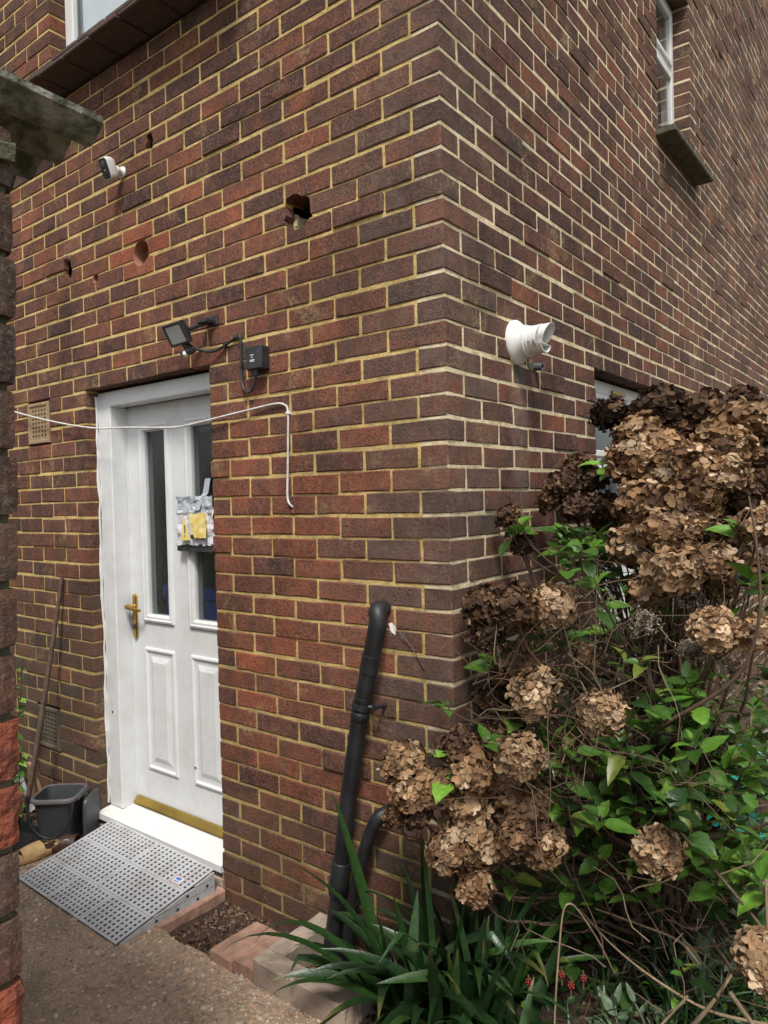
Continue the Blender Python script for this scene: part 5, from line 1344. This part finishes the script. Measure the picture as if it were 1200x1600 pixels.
# ---- thin grassy leaves and seedlings across the bed
def ground_cover():
    r = random.Random(23); b = MB(); G = [(.030, .075, .018), (.045, .105, .024), (.060, .125, .035), (.024, .055, .018), (.085, .11, .05)]
    for i in range(2100):
        x, y = r.uniform(.22, 1.25), r.uniform(-.45, 1.3)
        if r.random() < .35: x, y = r.uniform(.5, 1.15), r.uniform(-.4, .5)
        c = (x, y, soil_height(x, y) - .004); L = r.uniform(.07, .22); vs, fs = blade(c, r.uniform(0, 6.28), L, r.uniform(.0014, .0038), r.uniform(.6, 1.4), r.uniform(.6, 2.2), r, r.uniform(-1, 1))
        f = r.uniform(.7, 1.2); g = r.choice(G); b.add(vs[::1], fs, tuple(q * f for q in g))
    for i in range(460):                                        # small seedling leaves
        x, y = r.uniform(.15, 1.2), r.uniform(-.35, 1.2); z = soil_height(x, y) + r.uniform(.005, .10); mi = r.randrange(6)
        M = Matrix.Translation((x, y, z)) @ orient(Vector((r.gauss(0, 1), r.gauss(0, 1), r.uniform(-.1, .7))), r.uniform(-.5, .5)) @ Matrix.Scale(r.uniform(.018, .042), 4)
        f = r.uniform(.7, 1.1); b.add([M @ Vector(v) for v in LEAFV[mi]], LEAFF[mi], tuple(q * f for q in LEAFC_COL[mi]))
    o = b.build("ground_cover", 'blade', tone=True, smooth=True); tag(o, "thin grassy leaves and seedlings spreading over the shaded bed", "ground cover", kind="stuff")
ground_cover()
SILV = leaf_mesh(9, (.16, .235, .14), serr=.0, width=.20, fold=.2, droop=.2); SILV2 = leaf_mesh(10, (.20, .29, .17), serr=0, width=.24, droop=.1)
def silver_plant(p, h, n, label, sc=1.0, seed=1):
    r = random.Random(seed); p = Vector(p); t = thing("silver_leaf_plant", label, "plant", p, "silvery leaved plants in the bed"); b = MB(); top = p + Vector((r.gauss(0, .02), r.gauss(0, .02), h)); b.tube([p, p.lerp(top, .5) + Vector((.006, .004, 0)), top], [.004, .0034, .0026], 6, col=(.18, .24, .14)); b.build("stalk", 'pebble', t, tone=True)
    for k in range(n):
        f = (k // 2) / max(1, (n // 2 - 1)); a = (k % 2) * math.pi + (k // 2) * 1.5 + r.uniform(-.3, .3); el = .15 + f * .9 + r.uniform(-.15, .15); d = Vector((math.cos(a) * math.cos(el), math.sin(a) * math.cos(el), math.sin(el)))
        o = bpy.data.objects.new("leaf", r.choice((SILV, SILV2))); link(o, p.lerp(top, .25 + .75 * f), t); o.rotation_euler = orient(d, r.uniform(-.3, .3)).to_euler(); s = sc * r.uniform(.075, .11) * (1 - .4 * f); o.scale = (s, s, s)
silver_plant((0.623,0.265,0.020),0.2,8,'silvery leaved plant with upright leaves at the bottom of the bed',1.15,1)
silver_plant((0.671,0.482,0.020),0.18,8,'silvery leaved plant beside the dead flower head at the right edge',0.9,2)
silver_plant((0.691,0.747,0.020),0.26,10,'pale green rosette plant on a stalk near the right edge',0.75,3)
silver_plant((0.471,0.038,0.020),0.12,8,'broad silvery seedling at the bottom edge beside the bent stalk',1.0,4)
silver_plant((0.527,0.136,0.020),0.1,6,'low silvery seedling between dry stalks at the bottom edge',0.8,5)
# ---- dry stalks and canes
def cane(name, pts, rds, label, mat='stem_pale', group="dry stalks lying in the bed"):
    b = MB(); c = cat_rom(pts, 6); n = len(c); b.tube(c, [rds[0] + (rds[1] - rds[0]) * k / (n - 1) for k in range(n)], 7)
    tag(shade_angle(b.build(name, mat), 60), label, "stalk", group)
cane("dry_stalk",[(0.375,-0.144,0.092),(0.380,-0.137,0.226),(0.389,-0.127,0.361),(0.398,-0.118,0.453),(0.412,-0.107,0.475),(0.424,-0.073,0.441),(0.452,-0.016,0.344),(0.468,0.056,0.223)],(0.0030,0.0020),'tall pale stalk bent over like a hook in front of the bed')
cane("dry_stalk",[(0.389,0.125,0.345),(0.509,0.153,0.325),(0.616,0.146,0.320),(0.682,0.096,0.306)],(0.0025,0.0043),'dry straw coloured stalk crossing the middle of the bed')
cane("dry_stalk",[(0.352,0.097,0.346),(0.451,0.107,0.263),(0.582,0.081,0.228),(0.709,0.089,0.197),(0.843,0.091,0.216)],(0.0022,0.0047),'long dry stalk sloping down to the bottom right corner')
cane("dry_stalk",[(0.612,-0.024,0.181),(0.671,0.024,0.259)],(0.0032,0.0032),'short broken pale stalk at the bottom edge')
cane("dry_stalk",[(0.626,0.183,0.502),(0.695,0.172,0.484),(0.747,0.149,0.459),(0.788,0.129,0.432)],(0.0022,0.0022),'thin pale stalk right of the lowest flower head')
cane("dry_stalk",[(0.691,-0.025,0.216),(0.730,0.005,0.270),(0.775,0.042,0.349)],(0.0065,0.0036),'thick brown dead branch at the bottom right')
cane("dry_stalk",[(0.779,-0.018,0.336),(0.816,-0.028,0.302),(0.850,-0.029,0.263)],(0.0058,0.0058),'split brown cane beside the bottom right flower head')
cane("dry_stalk",[(0.881,-0.121,0.687),(0.881,-0.122,0.623),(0.883,-0.123,0.538)],(0.0029,0.0029),'orange brown stem carrying the flower head at the right edge')
cane("dry_stalk",[(0.320,0.197,0.278),(0.420,0.151,0.474),(0.554,0.125,0.363),(0.588,0.149,0.255)],(0.0014,0.0014),'thin arching twig below the lowest leaves')
def berries(p, label, seed):
    r = random.Random(seed); p = Vector(p); t = thing("berry_cluster", label, "berries", p, "red berries in the bed"); proto = MB()
    proto.lathe((0, 0, 0), (0, 0, 1), [(.0006, -.0036), (.0028, -.002), (.0036, 0), (.0028, .002), (.0006, .0036)], 8); me = proto.mesh("berry", 'berry', (0, 0, 0), True)
    b = MB(); b.tube([p, p + Vector((0, 0, .05))], .003, 5); b.build("stalk", 'stem', t)
    for k in range(12):
        a = k * 2.4; o = bpy.data.objects.new("berry", me); link(o, p + Vector((math.cos(a) * .0062 * r.uniform(.7, 1.3), math.sin(a) * .0062 * r.uniform(.7, 1.3), .024 + k * .0010)), t)
berries((0.301,-0.134,0.207),'red berry cluster nearest the strap leaves',0)
berries((0.373,-0.079,0.226),'red berry cluster just left of the bent stalk',1)
berries((0.392,-0.065,0.197),'lowest red berry cluster behind the bent stalk',2)
berries((0.419,-0.044,0.214),'red berry cluster right of the bent stalk',3)
# ---- wall weed at the far left
def weed():
    r = random.Random(3); p = Vector((-2.52, -.15, .0)); t = thing("wall_weed", "thin leafy weed climbing beside the hoe at the left edge", "plant", p)
    for k, pts in enumerate(([p, (-2.53, -.15, .30), (-2.46, -.15, .55), (-2.42, -.15, .80)], [p + Vector((.04, 0, 0)), (-2.47, -.16, .2), (-2.44, -.16, .36)], [p + Vector((.12, -.06, 0)), (-2.37, -.22, .10), (-2.35, -.23, .20)])):
        b = MB(); c = cat_rom(pts, 5); b.tube(c, .003, 5); b.build("stem", 'stem', t)
        for i, q in enumerate(c[4:]):
            for s in (0, 1):
                if r.random() < .25 and k == 0 and q.z < .5: continue
                d = Vector((r.gauss(0, 1), r.gauss(-.3, .6), r.uniform(-.2, .6))); o = bpy.data.objects.new("leaf", LEAF[r.choice((1, 3, 4, 0))]); link(o, q, t); o.rotation_euler = orient(d, r.uniform(-.5, .5)).to_euler(); sc = r.uniform(.035, .06); o.scale = (sc, sc, sc)
weed()

# ------------------------------------------------------------------ things on the patio behind the bush
def hose_reel():
    p = Vector((.47, 1.66, .02)); t = thing("hose_reel", "teal green plastic hose reel behind the hydrangea", "hose reel", p)
    b = MB(); b.lathe(p + Vector((0, 0, .0)), (.05, 0, 1), [(.13, 0), (.145, .01), (.150, .03), (.135, .045), (.075, .055)], 28); shade_angle(b.build("flange", 'teal', t), 45)
    b = MB(); b.lathe(p, (.05, 0, 1), [(.072, .055), (.066, .12), (.074, .185)], 24); shade_angle(b.build("drum", 'teal', t), 45)
    b = MB(); b.lathe(p, (.05, 0, 1), [(.075, .185), (.135, .195), (.148, .215), (.142, .235), (.10, .240), (.092, .225)], 28); shade_angle(b.build("flange", 'teal', t), 45)
    b = MB(); b.tube(cat_rom([p + Vector((.16, .02, .0)), p + Vector((.165, .02, .16)), p + Vector((.12, .04, .30)), p + Vector((.02, .06, .36)), p + Vector((-.06, .05, .30))], 5), .011, 8); shade_angle(b.build("handle", 'teal', t), 60)
hose_reel()
def crate():
    p = Vector((.78, 2.55, .024)); t = thing("plastic_crate", "white slatted plastic crate on the patio behind the bush", "crate", p); M = Matrix.Translation(p) @ Matrix.Rotation(rad(20), 4, 'Z'); b = MB(); b.box(-.20, .20, -.15, .15, 0, .01, .003, M); b.build("base", 'upvc_plain', t)
    for k in range(4):
        z = .03 + k * .05
        for (x0, x1, y0, y1) in ((-.20, .20, -.152, -.144), (-.20, .20, .144, .152), (-.204, -.196, -.143, .143), (.196, .204, -.143, .143)): b = MB(); b.box(x0, x1, y0, y1, z, z + .03, .002, M); b.build("slat", 'upvc_plain', t)
    for x in (-.198, .198):
        for y in (-.146, .146): b = MB(); b.box(x - .010, x + .010, y - .010, y + .010, .0101, .22, .003, M); b.build("corner_post", 'upvc_plain', t)
crate()
def polythene():
    r = random.Random(8); b = MB(); n = 14; P = []
    for j in range(n + 1):
        for i in range(n + 1):
            u, v = i / n, j / n; P.append(Vector((.32 + .75 * u, 2.62 + .55 * v, .04 + .26 * math.sin(math.pi * u) ** .7 * math.sin(math.pi * v) ** .7 + .05 * mnoise.noise(Vector((u * 6, v * 6, 2))))))
    fs = [(j * (n + 1) + i, j * (n + 1) + i + 1, (j + 1) * (n + 1) + i + 1, (j + 1) * (n + 1) + i) for j in range(n) for i in range(n)]
    b.add(P, fs); b.add([p + Vector((0, 0, -.004)) for p in P], [tuple(reversed(f)) for f in fs])
    tag(b.build("polythene_sheet", 'poly'), "crumpled cloudy polythene sheet heaped on the patio behind the bush", "plastic sheet")
polythene()
